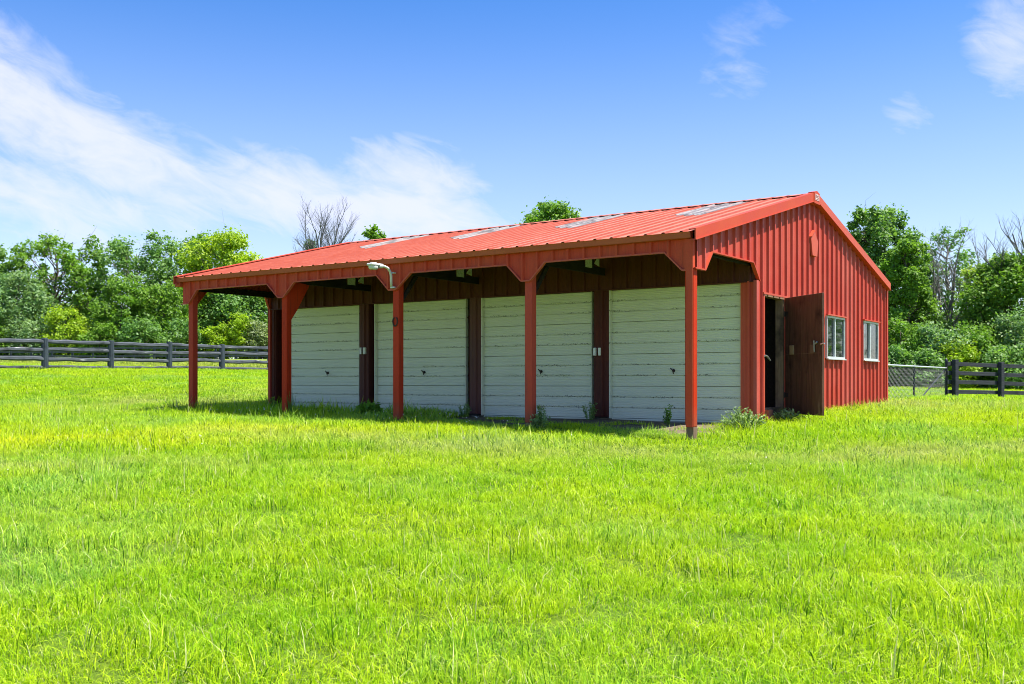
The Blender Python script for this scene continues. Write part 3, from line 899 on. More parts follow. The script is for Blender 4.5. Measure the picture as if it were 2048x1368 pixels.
# ------------------------------------------------------------------ fences
def beam(p, q, w, h, mat, name, parent, rough=0.0, n=4, seed=0):
    """board or rough rail between two points, with its own object frame along x"""
    p, q = Vector(p), Vector(q); d = q - p; L = d.length
    rr = random.Random(seed)
    if n == 4:
        M = MB().box(0, L, -w / 2, w / 2, -h / 2, h / 2, .006)
    else:
        M = MB(); k = 7
        pts = [(L * i / (k - 1), rr.uniform(-rough, rough) * .6, rr.uniform(-rough, rough)) for i in range(k)]
        M.tube(pts, [h / 2 * rr.uniform(.82, 1.1) for _ in range(k)], n)
    o = M.obj(name, mat, parent)
    o.location = p
    o.rotation_euler = d.to_track_quat('X', 'Z').to_euler()
    return o
def rail_fence():
    f0 = Vector((-18.25, 40.0, 0)); d = Vector((.5703, .8214, 0)); S = 2.87
    root = thing("rail_fence", "weathered black log rail fence with thick round posts left of the barn", "fence", (f0.x, f0.y, gz(f0.x, f0.y)))
    inv = Vector(root.location)
    P = []
    for n in range(-4, 9):
        p = f0 + d * S * n; p.z = ZC + (763 - (738 + max(0, n) * .55)) / FPX * p.y + .03
        P.append(p - inv)
    for i, p in enumerate(P):
        M = MB(); h = 1.17 + rnd.uniform(-.03, .05); r = .125 + rnd.uniform(-.015, .015)
        l = rnd.uniform(-.02, .02)
        M.tube([(0, 0, -.4), (l * .5, 0, h * .5), (l, 0, h - .02), (l, 0, h)], [r * 1.05, r, r * .97, r * .88], 10)
        o = M.obj("fence_post", FPOST, root); o.location = p
    n0 = Vector((.8214, -.5703, 0)) * .0          # rails nailed to the near side
    for i in range(len(P) - 1):
        for j, z in enumerate((1.03, .70, .365, .06)):
            a = P[i] + n0 * (.4 if j == 0 else .55) + Vector((0, 0, z + rnd.uniform(-.03, .03))); b = P[i + 1] + n0 * (.4 if j == 0 else .55) + Vector((0, 0, z + rnd.uniform(-.03, .03)))
            e = (b - a).normalized() * .06
            beam(a - e, b + e, .06, .175 if j < 3 else .12, RAILWOOD, "fence_rail", root, .022, 7, i * 10 + j)
rail_fence()
def far_fence():
    Y = 110.0
    x0 = (-60 - 1024) / FPX * Y; base = Vector((x0, Y, gz(x0, Y)))
    root = thing("far_fence", "distant dark three rail fence behind the log rail fence", "fence", base)
    P = []
    for n in range(19):
        x = x0 + n * 2.2; P.append(Vector((x, Y, gz(x, Y))) - base)
    pm = MB().box(-.09, .09, -.09, .09, -.3, 1.3, .01); me = mesh("fence_post", pm.v, pm.f, FPOST)
    for p in P:
        o = link("fence_post", me, root); o.location = p
    for i in range(len(P) - 1):
        for z in (1.18, .75, .32):
            beam(P[i] + Vector((0, -.11, z)), P[i + 1] + Vector((0, -.11, z)), .04, .15, FPOST, "fence_rail", root)
far_fence()
def board_fence():
    a = at(1910.5, 34.0); a.z = .93
    d = Vector((.85, .53, 0)).normalized()
    root = thing("board_fence", "black four board paddock fence right of the barn", "fence", a)
    P = [Vector((0, 0, 0)) + d * 2.56 * n + Vector((0, 0, -.045 * n)) for n in range(0, 6)]
    for i, p in enumerate(P):
        M = MB().box(-.095, .095, -.07, .07, -.4, 1.27 + rnd.uniform(-.01, .03), .012)
        o = M.obj("fence_post", BOARDBLK, root); o.location = p; o.rotation_euler = (0, 0, math.atan2(d.y, d.x))
    nn = Vector((d.y, -d.x, 0)) * -.09
    for i in range(len(P) - 1):
        for z in (1.165, .855, .555, .235):
            s = P[i] - (d * .30 if i == 0 else -d * .01); e = P[i + 1] - d * .01
            beam(s + nn + Vector((0, 0, z)), e + nn + Vector((0, 0, z + rnd.uniform(-.012, .012))), .028, .135, BOARDBLK, "fence_board", root)
board_fence()
def chain_link():
    G = at(1892.5, 34.2); G.z = 0
    E_ = Vector((9.6, 26.6, 0))
    L = (E_ - G).length
    root = thing("chain_link_fence", "chain link fence with pipe top rail between barn corner and board fence", "fence", (G.x, G.y, .95))
    root.rotation_euler = (0, 0, math.atan2(E_.y - G.y, E_.x - G.x))
    dz = gz(E_.x, E_.y) - .95
    H = 1.0
    g = lambda x: dz * x / L
    M = MB().tube([(0, 0, -.3), (0, 0, 1.24)], .05, 10); M.tube([(0, 0, 1.24), (0, 0, 1.29), (0, 0, 1.33)], [.056, .045, .01], 10)
    M.obj("end_post", BLACKMETAL, root)
    for x in (5.1, L - .05):
        MB().tube([(x, 0, g(x) - .3), (x, 0, g(x) + H)], .028, 8).obj("line_post", BLACKMETAL, root)
    MB().tube([(0.02, 0, H), (L, 0, g(L) + H)], .025, 8).obj("top_rail", GALV, root)
    MB().tube([(0.05, -.03, H - .06), (4.2, -.03, g(4.2) + .0)], .022, 7).obj("brace_pipe", BLACKMETAL, root)
    M = MB(); st = .16
    n = int((L + H) / st)
    for i in range(n):
        for s in (1, -1):
            x0 = i * st - (H if s > 0 else 0); x1 = x0 + H * s if s > 0 else x0 - H
            if s > 0: a, b, za, zb = x0, x0 + H, 0, H
            else: a, b, za, zb = i * st - H, i * st, H, 0
            # clip to the run of the fence
            if b < 0.02 or a > L: continue
            if a < 0: za = za + (zb - za) * (0 - a) / (b - a); a = 0
            if b > L: zb = za + (zb - za) * (L - a) / (b - a); b = L
            M.tube([(a, .004 * s, g(a) + za), (b, .004 * s, g(b) + zb)], .0027, 3, False)
    o = M.obj("wire_mesh", WIRE, root); o['kind'] = 'stuff'
chain_link()

# ------------------------------------------------------------------ trees
def quads_obj(name, C, N, size, tint, mat, parent, aspect=.62):
    """leaf-shaped quads: centres C, normals N"""
    n = len(C)
    rv = nrng.normal(size=(n, 3))
    U = np.cross(N, rv); U /= np.linalg.norm(U, axis=1, keepdims=True) + 1e-9
    W = np.cross(N, U)
    s = size[:, None]
    V = np.empty((n, 4, 3))
    V[:, 0] = C - U * s * .5
    V[:, 1] = C + W * s * .5 * aspect - N * s * .08
    V[:, 2] = C + U * s * .5 - N * s * .10
    V[:, 3] = C - W * s * .5 * aspect - N * s * .08
    me = bpy.data.meshes.new(name)
    me.vertices.add(n * 4); me.vertices.foreach_set('co', V.reshape(-1))
    me.loops.add(n * 4); me.loops.foreach_set('vertex_index', np.arange(n * 4, dtype=np.int32))
    me.polygons.add(n); me.polygons.foreach_set('loop_start', np.arange(0, n * 4, 4, dtype=np.int32))
    try: me.polygons.foreach_set('loop_total', np.full(n, 4, dtype=np.int32))
    except Exception: pass
    at_ = me.attributes.new('tint', 'FLOAT', 'POINT'); at_.data.foreach_set('value', np.repeat(tint, 4).astype(np.float32))
    me.materials.append(mat); me.update(calc_edges=True); me.validate()
    return link(name, me, parent)

def limb_pts(a, b, sag, k, rg):
    a, b = np.array(a), np.array(b); pts = []
    side = rg.normal(size=3) * np.linalg.norm(b - a) * .06
    for i in range(k):
        u = i / (k - 1)
        p = a + (b - a) * u; p = p + side * math.sin(math.pi * u); p[2] -= sag * math.sin(math.pi * u)
        pts.append(tuple(p))
    return pts

def tree(name, label, px, Y, top, wid, mat, seed, base=.28, nclu=46, nleaf=100, lsize=.36, clu=.17, cat="tree", group=None, bmat=None, bare=0.0, shape='round', zb=None, trunk_r=None, lean=0.0):
    """px, top, wid describe the full-size photograph; the tree stands at depth Y with its true height"""
    rg = np.random.default_rng(seed)
    X = (px - 1024) / FPX * Y
    z0 = gz(X, Y) if zb is None else zb
    H = ZC + (763 - top) / FPX * Y - z0
    Rr = wid / 2 / FPX * Y
    root = thing(name, label, cat, (X, Y, z0), 0, group)
    tr = trunk_r or H * .018
    bmat = bmat or BARK
    M = MB()
    hb = H * base
    k = 7
    tp = [np.array((lean * (i / (k - 1)) ** 2 * Rr + rg.normal() * .012 * H * (i > 0), rg.normal() * .012 * H * (i > 0), -.3 + (H * .86 + .3) * i / (k - 1))) for i in range(k)]
    M.tube([tuple(p) for p in tp], [tr * (1.25 if i == 0 else 1 - .8 * i / (k - 1)) for i in range(k)], 7)
    def on_trunk(h):
        u = np.clip((h + .3) / (H * .86 + .3), 0, 1) * (k - 1); i = int(min(u, k - 2)); f = u - i
        return tp[i] * (1 - f) + tp[i + 1] * f
    C = []; Nn = []; Sz = []; Tn = []
    for c in range(nclu):
        t_ = (c + rg.random()) / nclu
        if shape == 'round': rad = math.sin(math.pi * (.12 + .80 * t_)) ** .75
        elif shape == 'cone': rad = (1 - t_) ** .75 * .9 + .12
        elif shape == 'vase': rad = .35 + .75 * math.sin(math.pi * min(1, t_ * .62 + .12))
        else: rad = .55 + .45 * math.sin(math.pi * t_ * .95)
        h = hb + (H - hb) * (.04 + .92 * t_)
        a = c * 2.399 + rg.normal() * .5
        rr = Rr * rad * (.30 + .62 * math.sqrt(rg.random()))
        ax = on_trunk(h)
        cc = np.array((ax[0] + rr * math.cos(a), ax[1] + rr * math.sin(a) * .9, h + rg.normal() * .02 * H))
        st = on_trunk(max(hb * .7, h - rr * (.55 + .5 * rg.random())))
        rl = tr * .34 * (1 - .55 * t_)
        M.tube(limb_pts(st, cc, rr * .06, 4, rg), [rl, rl * .75, rl * .5, rl * .18], 5, False)
        # twigs
        for q in range(3):
            e = cc + rg.normal(size=3) * clu * Rr * 1.0
            M.tube([tuple(cc * .6 + st * .4), tuple((cc + e) / 2 + rg.normal(size=3) * .05 * Rr), tuple(e)], [rl * .35, rl * .22, rl * .08], 3, False)
        if rg.random() < bare: continue
        rc = clu * Rr * (.55 + 1.15 * rg.random() ** 1.6)
        n = int(nleaf * 1.25 * (.35 + .85 * (rc / (clu * Rr)) ** 1.5))
        dirs = rg.normal(size=(n, 3)); dirs /= np.linalg.norm(dirs, axis=1, keepdims=True)
        rad_ = rc * (.35 + .75 * rg.random((n, 1)) ** .6)
        p = cc + dirs * rad_ * np.array((.8 + .7 * rg.random(), .8 + .7 * rg.random(), .6 + .5 * rg.random())) + np.array((0, 0, -.18)) * rc
        nr = dirs * .55 + rg.normal(size=(n, 3)) * .55 + np.array((0, 0, .75)); nr /= np.linalg.norm(nr, axis=1, keepdims=True)
        C.append(p); Nn.append(nr); Sz.append(lsize * (.6 + .8 * rg.random(n))); Tn.append(np.clip(rg.random(n) * .7 + rg.normal() * .16 + .15, 0, 1))
    M.obj("trunk", bmat, root, True)
    if C and bare == 0:      # loose leaves and small sprays through the whole crown
        base_c = np.concatenate(C); nf = int(len(base_c) * .38)
        pk = base_c[rg.integers(0, len(base_c), nf)]
        C.append(pk + rg.normal(size=(nf, 3)) * clu * Rr * np.array((.5, .5, .45))); q_ = rg.normal(size=(nf, 3)) * .6 + np.array((0, 0, .7)); Nn.append(q_ / np.linalg.norm(q_, axis=1, keepdims=True))
        Sz.append(lsize * (.5 + .7 * rg.random(nf))); Tn.append(rg.random(nf))
    if C:
        quads_obj("crown", np.concatenate(C), np.concatenate(Nn), np.concatenate(Sz), np.concatenate(Tn), mat, root)
    return root

def dead_tree(name, label, px, Y, top, wid, seed, bmat, base=.2, lean=0.0, stems=5, zb=None, dens=1.0, spread=.5, group=None):
    rg = np.random.default_rng(seed)
    X = (px - 1024) / FPX * Y; z0 = gz(X, Y) if zb is None else zb
    H = ZC + (763 - top) / FPX * Y - z0; Rr = wid / 2 / FPX * Y
    root = thing(name, label, "tree", (X, Y, z0), 0, group)
    M = MB()
    def grow(p, d, L, r, lev):
        k = 5; pts = [p]; dd = d.copy()
        for i in range(k - 1):
            dd = dd + rg.normal(size=3) * .10 + np.array((0, 0, .07)); dd /= np.linalg.norm(dd)
            pts.append(pts[-1] + dd * L / (k - 1))
        M.tube([tuple(q) for q in pts], [r * (1 - .6 * i / (k - 1)) for i in range(k)], 5 if lev < 2 else 3, False)
        if lev >= 3: return
        nb = int((5, 6, 5)[lev] * dens)
        for j in range(nb):
            u = .25 + .75 * (j + rg.random()) / nb
            i = min(int(u * (k - 1)), k - 2); q = pts[i] + (pts[i + 1] - pts[i]) * (u * (k - 1) - i)
            a = rg.random() * 6.283; s = np.array((math.cos(a), math.sin(a), 0))
            nd = dd * .75 + s * (.62) + np.array((0, 0, .18)); nd /= np.linalg.norm(nd)
            grow(q, nd, L * (.62 - .25 * u) * (.7 + .5 * rg.random()), r * .46 * (1.15 - .5 * u), lev + 1)
    hb = H * base; tr = H * .014
    M.tube([(0, 0, -.3), (0, 0, hb * .6), (0, 0, hb)], [tr * 1.3, tr, tr * .9], 7)
    for s in range(stems):
        a = s * 6.283 / stems + rg.random(); f = 0.15 if s == 0 else 1
        d = np.array((math.cos(a) * spread * f + lean, math.sin(a) * spread * f, 1.0)); d /= np.linalg.norm(d)
        grow(np.array((0, 0, hb * (.75 + .25 * rg.random()))), d, (H - hb) * (.62 + .22 * rg.random()) if s else (H - hb) * .8, tr * .62, 0)
    M.obj("trunk", bmat, root, True)
    return root

GL = "trees beyond the left fence"; GRT = "trees beyond the right fence"; GB = "trees rising behind the barn roof"
# left group (far, beyond the far fence)
tree("tree", "dark green tree cut by the left photo edge", -25, 124, 492, 130, LEAF_DEEP, 101, .2, 40, 100, .42, group=GL)
tree("tree", "tall airy green tree with visible limbs, second from the left edge", 112, 126, 472, 180, LEAF_MID, 102, .26, 66, 70, .44, .15, group=GL, shape='vase', trunk_r=.42)
tree("tree", "dense pale bluish green tree low at the left edge, above the log fence", 38, 116, 545, 135, LEAF_PALE, 103, .08, 46, 120, .36, .22, group=GL)
tree("tree", "tall dark tree with an open top, left of the yellow green tree", 272, 130, 474, 165, LEAF_DEEP, 104, .22, 74, 84, .42, .165, group=GL, shape='vase')
tree("tree", "rounded bright green tree in front of the tall dark tree", 240, 117, 556, 135, LEAF_MID, 105, .06, 46, 120, .34, .22, group=GL)
tree("tree", "broad yellow green tree left of the barn roof end", 445, 128, 464, 175, LEAF_LIME, 106, .2, 72, 110, .42, .18, group=GL)
tree("tree", "dark crowned tree showing above and behind the yellow green tree", 415, 138, 472, 200, LEAF_MID, 107, .25, 70, 90, .44, .16, group=GL)
tree("tree", "dense green tree just left of the leftmost porch post", 325, 118, 566, 125, LEAF_MID, 108, .06, 46, 120, .34, .22, group=GL)
tree("tree", "dark leafy tree seen through the open porch end", 455, 126, 560, 175, LEAF_DEEP, 109, .08, 56, 110, .38, .2, group=GL)
tree("tree", "green tree seen through the porch beside the rear corner trim", 545, 128, 575, 150, LEAF_MID, 110, .08, 46, 110, .38, .2, group=GL)
tree("tree", "dark green tree deep in the gap between the two tall left trees", 175, 134, 590, 130, LEAF_DEEP, 111, .05, 40, 110, .38, .22, group=GL)
GS = "shrubs along the far left fence"
for (px, top, w, mt, lab) in [(130, 615, 90, LEAF_LIME, "yellow green shrub under the airy tall tree"), (70, 640, 110, LEAF_PALE, "pale shrub under the bluish tree at the left"), (200, 645, 80, LEAF_MID, "green shrub below the gap between tall left trees"),
                              (285, 640, 90, LEAF_DEEP, "dark shrub below the rounded bright tree"), (432, 650, 62, LEAF_LIME, "lime shrub low behind the fence, seen through the porch"),
                              (482, 628, 60, LEAF_LIME, "taller lime shrub right of the low lime shrub, seen through the porch"), (522, 648, 70, LEAF_OLIVE, "pale olive shrub beside the rear porch corner"),
                              (372, 640, 80, LEAF_DEEP, "dark shrub right behind the leftmost porch post"), (10, 650, 80, LEAF_MID, "green shrub low at the left photo edge")]:
    tree("shrub", lab, px, 113.5, top, w, mt, int(px * 7 + top), .02, 26, 95, .30, .28, cat="shrub", group=GS)
# behind the roof
dead_tree("dead_tree", "bare dead tree standing behind the barn roof", 655, 75, 402, 140, 201, DARKBARK, .40, 0, 7, None, 1.25, .30, group=GB)
tree("tree", "small green treetop right of the bare dead tree", 748, 80, 456, 60, LEAF_MID, 202, .55, 24, 70, .26, .24, group=GB)
tree("tree", "low dark treetop under the bare dead tree", 632, 78, 486, 60, LEAF_DEEP, 203, .5, 24, 70, .26, .24, group=GB)
tree("tree", "green treetop above the middle of the barn ridge", 1108, 70, 404, 150, LEAF_MID, 204, .50, 76, 80, .24, .17, group=GB)
# right group
tree("tree", "tall deep green tree right behind the gable end", 1775, 56, 408, 155, LEAF_DEEP, 301, .10, 120, 120, .20, .19, group=GRT, shape='col')
tree("tree", "lighter green tree leaning out before the tall deep green one", 1812, 53, 474, 100, LEAF_MID, 302, .10, 60, 110, .18, .22, group=GRT, shape='col')
dead_tree("dead_tree", "half dead grey tree with bleached bare limbs right of the tall green tree", 1890, 55, 440, 130, 303, DEADBARK, .26, .08, 6, None, 1.15, .34, group=GRT)
tree("tree", "thin leafy tree grown up inside the half dead grey tree", 1893, 58, 446, 110, LEAF_DEEP, 304, .3, 70, 34, .18, .20, group=GRT, bmat=DEADBARK, bare=.25, shape='col')
dead_tree("dead_tree", "fallen grey limbs low beside the half dead tree", 1945, 54, 610, 130, 305, DEADBARK, .1, -.35, 5, None, 1.0, .8, group=GRT)
tree("tree", "broad green tree at the right photo edge", 2030, 52, 502, 200, LEAF_MID, 306, .14, 110, 110, .19, .19, group=GRT)
tree("tree", "light green tree reaching left from the right photo edge", 1978, 55, 530, 105, LEAF_LIME, 307, .3, 44, 80, .18, .2, group=GRT, lean=-.4)
dead_tree("dead_tree", "bare dead limbs above the right edge tree", 2075, 52, 400, 160, 308, DARKBARK, .50, -.35, 6, None, .9, .6, group=GRT)
for (px, top, w, mt, lab, Y) in [(1800, 640, 120, LEAF_MID, "green bush beside the far barn corner", 50), (1875, 650, 130, LEAF_PALE, "pale green bush behind the chain link fence", 49), (1850, 610, 110, LEAF_DEEP, "dark bush under the half dead grey tree", 54),
                                 (1945, 655, 120, LEAF_MID, "green bush behind the first black fence board bay", 49), (1965, 610, 120, LEAF_DEEP, "dark bush under the light leaning tree", 53),
                                 (2030, 625, 130, LEAF_PALE, "pale bush at the right photo edge", 49), (1905, 690, 110, LEAF_LIME, "low lime bush behind the fence end post", 48), (2010, 695, 110, LEAF_DEEP, "low dark bush behind the second black fence post", 47.5),
                                 (1790, 700, 80, LEAF_DEEP, "low dark bush right behind the barn corner", 48), (1850, 705, 90, LEAF_DEEP, "low dark bush behind the middle of the chain link", 47.5)]:
    tree("shrub", lab, px, Y, top, w, mt, int(px * 3 + top), .02, 36, 105, .155, .26, cat="shrub", group="bushes beyond the right fence")

def undergrowth(name, label, pxs, Y0_, depth, hlo, hhi, n, mats, seed, lsize):
    rg = np.random.default_rng(seed)
    u = rg.random(n); px = pxs[0] + (pxs[1] - pxs[0]) * u
    Yd = Y0_ + depth * rg.random(n)
    x = (px - 1024) / FPX * Yd
    prof = hlo + (hhi - hlo) * (.5 + .5 * np.sin(u * 23 + 2 * np.sin(u * 61))) * (.6 + .4 * np.sin(u * 131 + 1))
    z = ground_z(x, Yd) + prof * rg.random(n) ** .85
    # pull leaves towards lumps so that the mass has light and dark clumps
    cl = np.stack([x, Yd, z], 1); m_ = n // 70
    ctr = cl[rg.integers(0, n, m_)]
    idx = rg.integers(0, m_, n); keep = rg.random(n) < .75
    off = rg.normal(size=(n, 3)); off /= np.linalg.norm(off, axis=1, keepdims=True)
    rr = hhi * .16 * (.4 + .8 * rg.random((n, 1)))
    P = np.where(keep[:, None], ctr[idx] + off * rr * np.array((1.4, 1.2, .8)), cl)
    nr = np.where(keep[:, None], off * .6, 0) + rg.normal(size=(n, 3)) * .5 + np.array((0, -.1, .6)); nr /= np.linalg.norm(nr, axis=1, keepdims=True)
    o = quads_obj(name, P, nr, lsize * (.6 + .8 * rg.random(n)), rg.random(n) * .8, mats, None)
    tag(o, label, "undergrowth", None, 'stuff')
undergrowth("woodland_undergrowth", "dense dark green undergrowth closing the gaps under the far left trees", (-120, 720), 136, 10, 4.5, 9.5, 26000, LEAF_DEEP, 71, .50)
undergrowth("woodland_undergrowth", "dense dark green undergrowth under the trees right of the barn", (1740, 2200), 60, 6, 1.8, 6.2, 15000, LEAF_DEEP, 72, .24)
undergrowth("woodland_edge", "tall wooded edge carrying on past the right photo edge", (2650, 4700), 40, 7, 3.0, 12.0, 24000, LEAF_DEEP, 73, .42)

# ------------------------------------------------------------------ weeds at the barn
def weed(label, loc, h, r, mat, seed, n=26, leafl=.07, name="weed", stemmy=False):
    rg = np.random.default_rng(seed)
    root = thing(name, label, "weed", loc, 0, "weeds growing against the barn")
    M = MB(); C = []; Nn = []; S = []; T = []
    for i in range(n):
        a = rg.random() * 6.283; rr = r * math.sqrt(rg.random()); hh = h * (.55 + .45 * rg.random()) * (1 - .45 * (rr / r) ** 2)
        b = np.array((rr * .35 * math.cos(a), rr * .35 * math.sin(a), -.03)); e = np.array((rr * math.cos(a), rr * math.sin(a), hh))
        mid = (b + e) / 2 + np.array((0, 0, hh * .12))
        M.tube([tuple(b), tuple(mid), tuple(e)], [.006, .005, .002], 4, False)
        k = 9 if not stemmy else 5
        for j in range(k):
            u = .25 + .75 * j / (k - 1); p = b * (1 - u) ** 2 + 2 * mid * u * (1 - u) + e * u * u
            for s in range(2):
                d = rg.normal(size=3); d[2] = abs(d[2]) * .5 + .35; d /= np.linalg.norm(d)
                C.append(p + d * leafl * .5 * (1 if not stemmy else .5)); q = np.cross(d, rg.normal(size=3)); q /= np.linalg.norm(q); q = q * .6 + np.array((0, 0, .6)); q /= np.linalg.norm(q)
                Nn.append(q); S.append(leafl * (.7 + .6 * rg.random()) * (.6 if stemmy else 1)); T.append(rg.random())
    M.obj("stem", LEAF_MID, root)
    quads_obj("leaves", np.array(C), np.array(Nn), np.array(S), np.array(T), mat, root, .42)
def wloc(x, y):
    w = bw(x, y); w.z = gz(w.x, w.y); return w
weed("bushy pale sage weed between corner post and entrance door", wloc(.10, 1.75), .40, .38, LEAF_SAGE, 1, 70, .055)
weed("low green weed under the open entrance door", wloc(.30, 3.25), .25, .30, LEAF_SAGE, 2, 34, .07)
weed("leafy weed at the foot of the second porch post from the right", wloc(-2.86, .10), .42, .18, LEAF_SAGE, 3, 24, .06)
weed("weed before the dark pilaster between the two right doors", wloc(-3.15, 2.25), .40, .15, LEAF_SAGE, 4, 16, .05)
weed("small weed before the rightmost white door", wloc(-1.35, 1.9), .40, .10, LEAF_MID, 5, 10, .06)
weed("weed at the foot of the pilaster between the two middle doors", wloc(-6.1, 2.2), .36, .15, LEAF_SAGE, 6, 14, .05)
weed("broad leaved weed left of the middle porch post", wloc(-7.6, 1.0), .35, .22, LEAF_MID, 7, 14, .16)
weed("dry stalky weed at the second porch post from the left", wloc(-8.85, .03), .62, .14, LEAF_OLIVE, 8, 22, .035, stemmy=True)
weed("dry stalky weed left of the leftmost porch post", wloc(-12.4, -.1), .45, .26, LEAF_OLIVE, 9, 26, .035, stemmy=True)
weed("grey green weed right of the leftmost porch post", wloc(-11.6, .1), .45, .30, LEAF_PALE, 10, 26, .05, stemmy=True)
weed("weed on the left door jamb foot behind the second left post", wloc(-11.9, 2.2), .40, .22, LEAF_MID, 12, 14, .06)

# ------------------------------------------------------------------ grass
def m_grass():
    m = bpy.data.materials.new("grass blades"); m.use_nodes = True
    t = NT(m.node_tree); t.n.clear()
    out = t.new('ShaderNodeOutputMaterial')
    g = t.new('ShaderNodeNewGeometry')
    at_ = t.new('ShaderNodeAttribute', attribute_name='tint')
    c = grass_colour(t, g.outputs['Position'], at_.outputs['Fac'])
    pr = t.new('ShaderNodeBsdfPrincipled'); t.put(pr.inputs['Base Color'], c)
    pr.inputs['Roughness'].default_value = .5; pr.inputs['Specular IOR Level'].default_value = .22
    tr = t.new('ShaderNodeBsdfTranslucent'); t.put(tr.inputs['Color'], t.mix(1.0, c, (1.3, 1.3, .8), 'MULTIPLY'))
    mx = t.new('ShaderNodeMixShader'); mx.inputs[0].default_value = .42
    t.l.new(pr.outputs[0], mx.inputs[1]); t.l.new(tr.outputs[0], mx.inputs[2]); t.l.new(mx.outputs[0], out.inputs[0])
    return m
GRASS = m_grass()
def clump(name, nb, rad, h0, h1, w, seed, bend=.5):
    rg = np.random.default_rng(seed)
    a = rg.random(nb) * 6.283; r = rad * np.sqrt(rg.random(nb))
    base = np.stack([r * np.cos(a), r * np.sin(a), np.full(nb, -.015)], 1)
    h = h0 + (h1 - h0) * rg.random(nb) ** 1.8
    th = rg.random(nb) * 6.283; lean = bend * (.12 + rg.random(nb) ** 1.2) * h
    dirv = np.stack([np.cos(th), np.sin(th), np.zeros(nb)], 1); side = np.stack([-np.sin(th), np.cos(th), np.zeros(nb)], 1)
    tw = rg.normal(size=(nb, 1)) * .8; side = side + dirv * tw; side /= np.linalg.norm(side, axis=1, keepdims=True)
    ww = (w * (.6 + .8 * rg.random(nb)))[:, None]
    up = np.array((0, 0, 1.0))
    p0 = base; p1 = base + dirv * (lean * .22)[:, None] + up * (h * .5)[:, None]; p2 = base + dirv * lean[:, None] + up * (h * (1 - .30 * np.minimum(1, lean / h)))[:, None]
    V = np.stack([p0 - side * ww * .5, p0 + side * ww * .5, p1 - side * ww * .42, p1 + side * ww * .42, p2], 1)
    F = []
    for i in range(nb):
        b = i * 5; F += [(b, b + 1, b + 3, b + 2), (b + 2, b + 3, b + 4)]
    me = mesh(name, V.reshape(-1, 3).tolist(), F, GRASS)
    at_ = me.attributes.new('tint', 'FLOAT', 'POINT'); at_.data.foreach_set('value', np.repeat(rg.random(nb), 5).astype(np.float32))
    return me
def build_grass():
    coll = bpy.data.collections.new("grass_sources")
    specs = [(420, .32, .03, .10, .0048, 1.5), (420, .32, .035, .12, .0050, 1.3), (400, .32, .025, .085, .0055, 1.7), (90, .28, .07, .24, .0055, .8),     # near 0-3
             (300, .40, .035, .11, .008, 1.4), (300, .40, .04, .14, .008, 1.2), (110, .34, .09, .28, .009, .7),                                        # mid 4-6
             (200, .60, .05, .15, .017, 1.2), (200, .60, .07, .20, .016, 1.0)]                                                                          # far 7-8
    for i, sp in enumerate(specs):
        me = clump("grass_clump", *sp[:5], 500 + i, sp[5])
        o = bpy.data.objects.new("grass_clump_%02d" % i, me); coll.objects.link(o)
    rg = np.random.default_rng(5)
    P = []; I = []; S = []
    def band(y0, y1, dens, choices, probs, smin, smax):
        ny = int((y1 - y0) * 60)
        area = 0; 
        half = lambda y: .56 * y + 1.2
        A = .56 * (y1 * y1 - y0 * y0) + 2.4 * (y1 - y0)
        n = int(A * dens)
        y = np.sqrt(rg.random(n) * (y1 * y1 - y0 * y0) + y0 * y0); x = (rg.random(n) * 2 - 1) * half(y)
        P.append(np.stack([x, y], 1)); I.append(rg.choice(choices, n, p=probs)); S.append(smin + (smax - smin) * rg.random(n))
    band(3.6, 8.5, 21, [0, 1, 2, 3], [.33, .30, .27, .10], .75, 1.25)
    band(8.5, 14, 18, [0, 1, 2, 3, 4], [.3, .28, .22, .05, .15], .8, 1.3)
    band(14, 26, 14, [4, 5, 6], [.52, .42, .06], .8, 1.3)
    band(26, 54, 7.5, [7, 8], [.85, .15], .55, .95)
    band(54, 72, 2.2, [7, 8], [.5, .5], 1.1, 1.7)
    P = np.concatenate(P); I = np.concatenate(I); S = np.concatenate(S)
    # barn frame coordinates: nothing grows inside, little on the dirt by the doors
    q = P - BO; lx = q @ EX; ly = q @ EY
    inside = (lx > XL - .1) & (lx < .1) & (ly > 2.35) & (ly < YB + .1)
    wob = .45 * np.sin(lx * 1.9) + .25 * np.sin(lx * 4.7 + 1)
    dirt = (lx > -6.6) & (lx < -.1) & (ly > .85 + .6 * wob) & (ly <= 2.4)
    keep = ~inside & ~(dirt & (rg.random(len(P)) < .90))
    P, I, S, lx, ly = P[keep], I[keep], S[keep], lx[keep], ly[keep]
    # ranker growth in the shade of the porch, round the walls and along the fence
    shade = (lx > XL) & (lx < 0) & (ly > -.2) & (ly < 2.5)
    wall = (lx > 0) & (lx < .35) & (ly > 2.4) & (ly < YB)
    S = np.where(shade & (lx < -6), S * 1.5, S); S = np.where((lx >= -6.2) & (lx < 0) & (ly > -.35) & (ly < 2.5), S * .62, S); S = np.where(wall, S * 1.3, S)
    
    # tussocks: patches where the sward is longer or shorter
    k = .5 + .5 * np.sin(P[:, 0] * 1.3 + 2 * np.sin(P[:, 1] * .7)) * np.sin(P[:, 1] * 1.1 + 1.5 * np.sin(P[:, 0] * .9))
    S = S * (.92 + .26 * k)
    z = ground_z(P[:, 0], P[:, 1])
    me = bpy.data.meshes.new("grass")
    me.vertices.add(len(P)); me.vertices.foreach_set('co', np.stack([P[:, 0], P[:, 1], z], 1).reshape(-1))
    a = me.attributes.new('pick', 'INT', 'POINT'); a.data.foreach_set('value', I.astype(np.int32))
    a = me.attributes.new('size', 'FLOAT', 'POINT'); a.data.foreach_set('value', S.astype(np.float32))
    a = me.attributes.new('turn', 'FLOAT_VECTOR', 'POINT')
    rot = np.stack([rg.normal(size=len(P)) * .07, rg.normal(size=len(P)) * .07, rg.random(len(P)) * 6.283], 1)
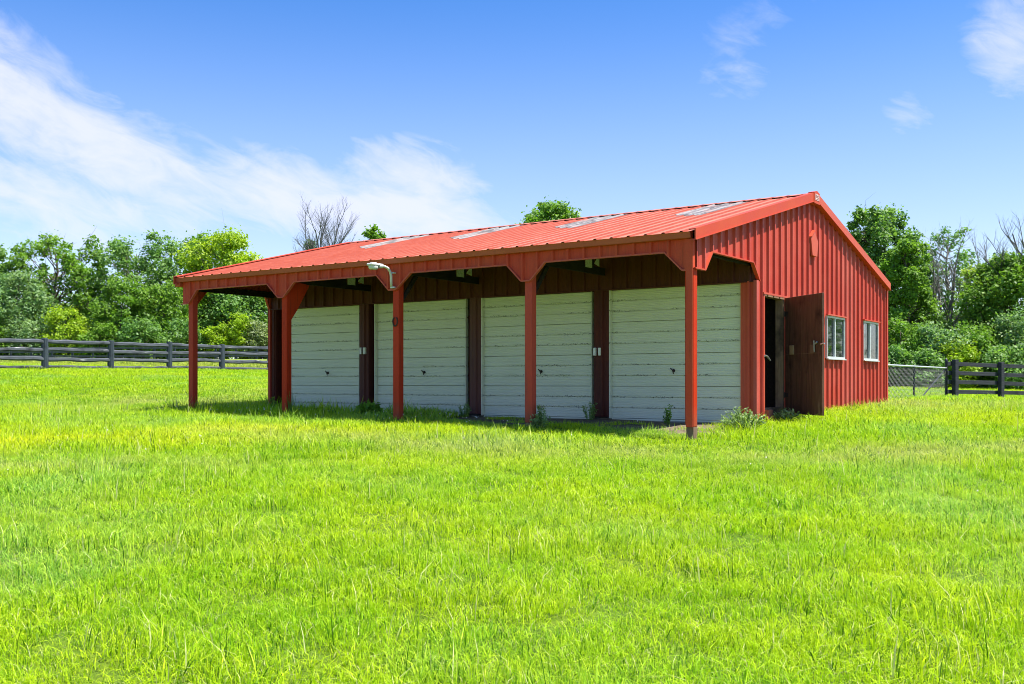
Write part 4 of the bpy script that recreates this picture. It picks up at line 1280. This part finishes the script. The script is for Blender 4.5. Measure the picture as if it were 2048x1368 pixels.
    a.data.foreach_set('vector', rot.reshape(-1).astype(np.float32))
    me.update()
    o = link("grass", me)
    tag(o, "bright green rough mown pasture grass", "grass", None, 'stuff')
    ng = bpy.data.node_groups.new("grass_scatter", 'GeometryNodeTree')
    ng.interface.new_socket("Geometry", in_out='INPUT', socket_type='NodeSocketGeometry')
    ng.interface.new_socket("Geometry", in_out='OUTPUT', socket_type='NodeSocketGeometry')
    N = ng.nodes; L = ng.links
    gi = N.new('NodeGroupInput'); go = N.new('NodeGroupOutput')
    ci = N.new('GeometryNodeCollectionInfo'); ci.inputs['Collection'].default_value = coll
    ci.inputs['Separate Children'].default_value = True; ci.inputs['Reset Children'].default_value = True
    ip = N.new('GeometryNodeInstanceOnPoints'); ip.inputs['Pick Instance'].default_value = True
    def attr(nm, ty):
        a = N.new('GeometryNodeInputNamedAttribute'); a.data_type = ty; a.inputs['Name'].default_value = nm
        return [s for s in a.outputs if s.enabled and s.name == 'Attribute'][0]
    L.new(gi.outputs[0], ip.inputs['Points']); L.new(ci.outputs[0], ip.inputs['Instance'])
    L.new(attr('pick', 'INT'), ip.inputs['Instance Index']); L.new(attr('turn', 'FLOAT_VECTOR'), ip.inputs['Rotation']); L.new(attr('size', 'FLOAT'), ip.inputs['Scale'])
    L.new(ip.outputs[0], go.inputs[0])
    md = o.modifiers.new("scatter", 'NODES'); md.node_group = ng
    print("grass instances", len(P))
build_grass()

# white clover heads in the sward
def clover():
    rg = np.random.default_rng(9); M = MB()
    pts = []
    for i in range(130):
        x = -12.3 + rg.random() * 9; y = -.6 + rg.random() * 2.2; pts.append(bw(x, y))
    for i in range(26):
        Y = 9 + rg.random() * 12; pts.append(Vector(((rg.random() - .5) * Y, Y, 0)))
    for p in pts:
        z = gz(p.x, p.y) + .10 + rg.random() * .08; r = .007 + rg.random() * .005
        M.add([(p.x + r, p.y, z), (p.x - r, p.y, z), (p.x, p.y + r, z), (p.x, p.y - r, z), (p.x, p.y, z + r * 1.1), (p.x, p.y, z - r)],
              [(0, 2, 4), (2, 1, 4), (1, 3, 4), (3, 0, 4), (2, 0, 5), (1, 2, 5), (3, 1, 5), (0, 3, 5)])
    o = M.obj("clover_flowers", plain("clover white", (.75, .74, .68), .7, 0, .1)); tag(o, "tiny white clover flower heads in the grass", "flowers", None, 'stuff')
clover()
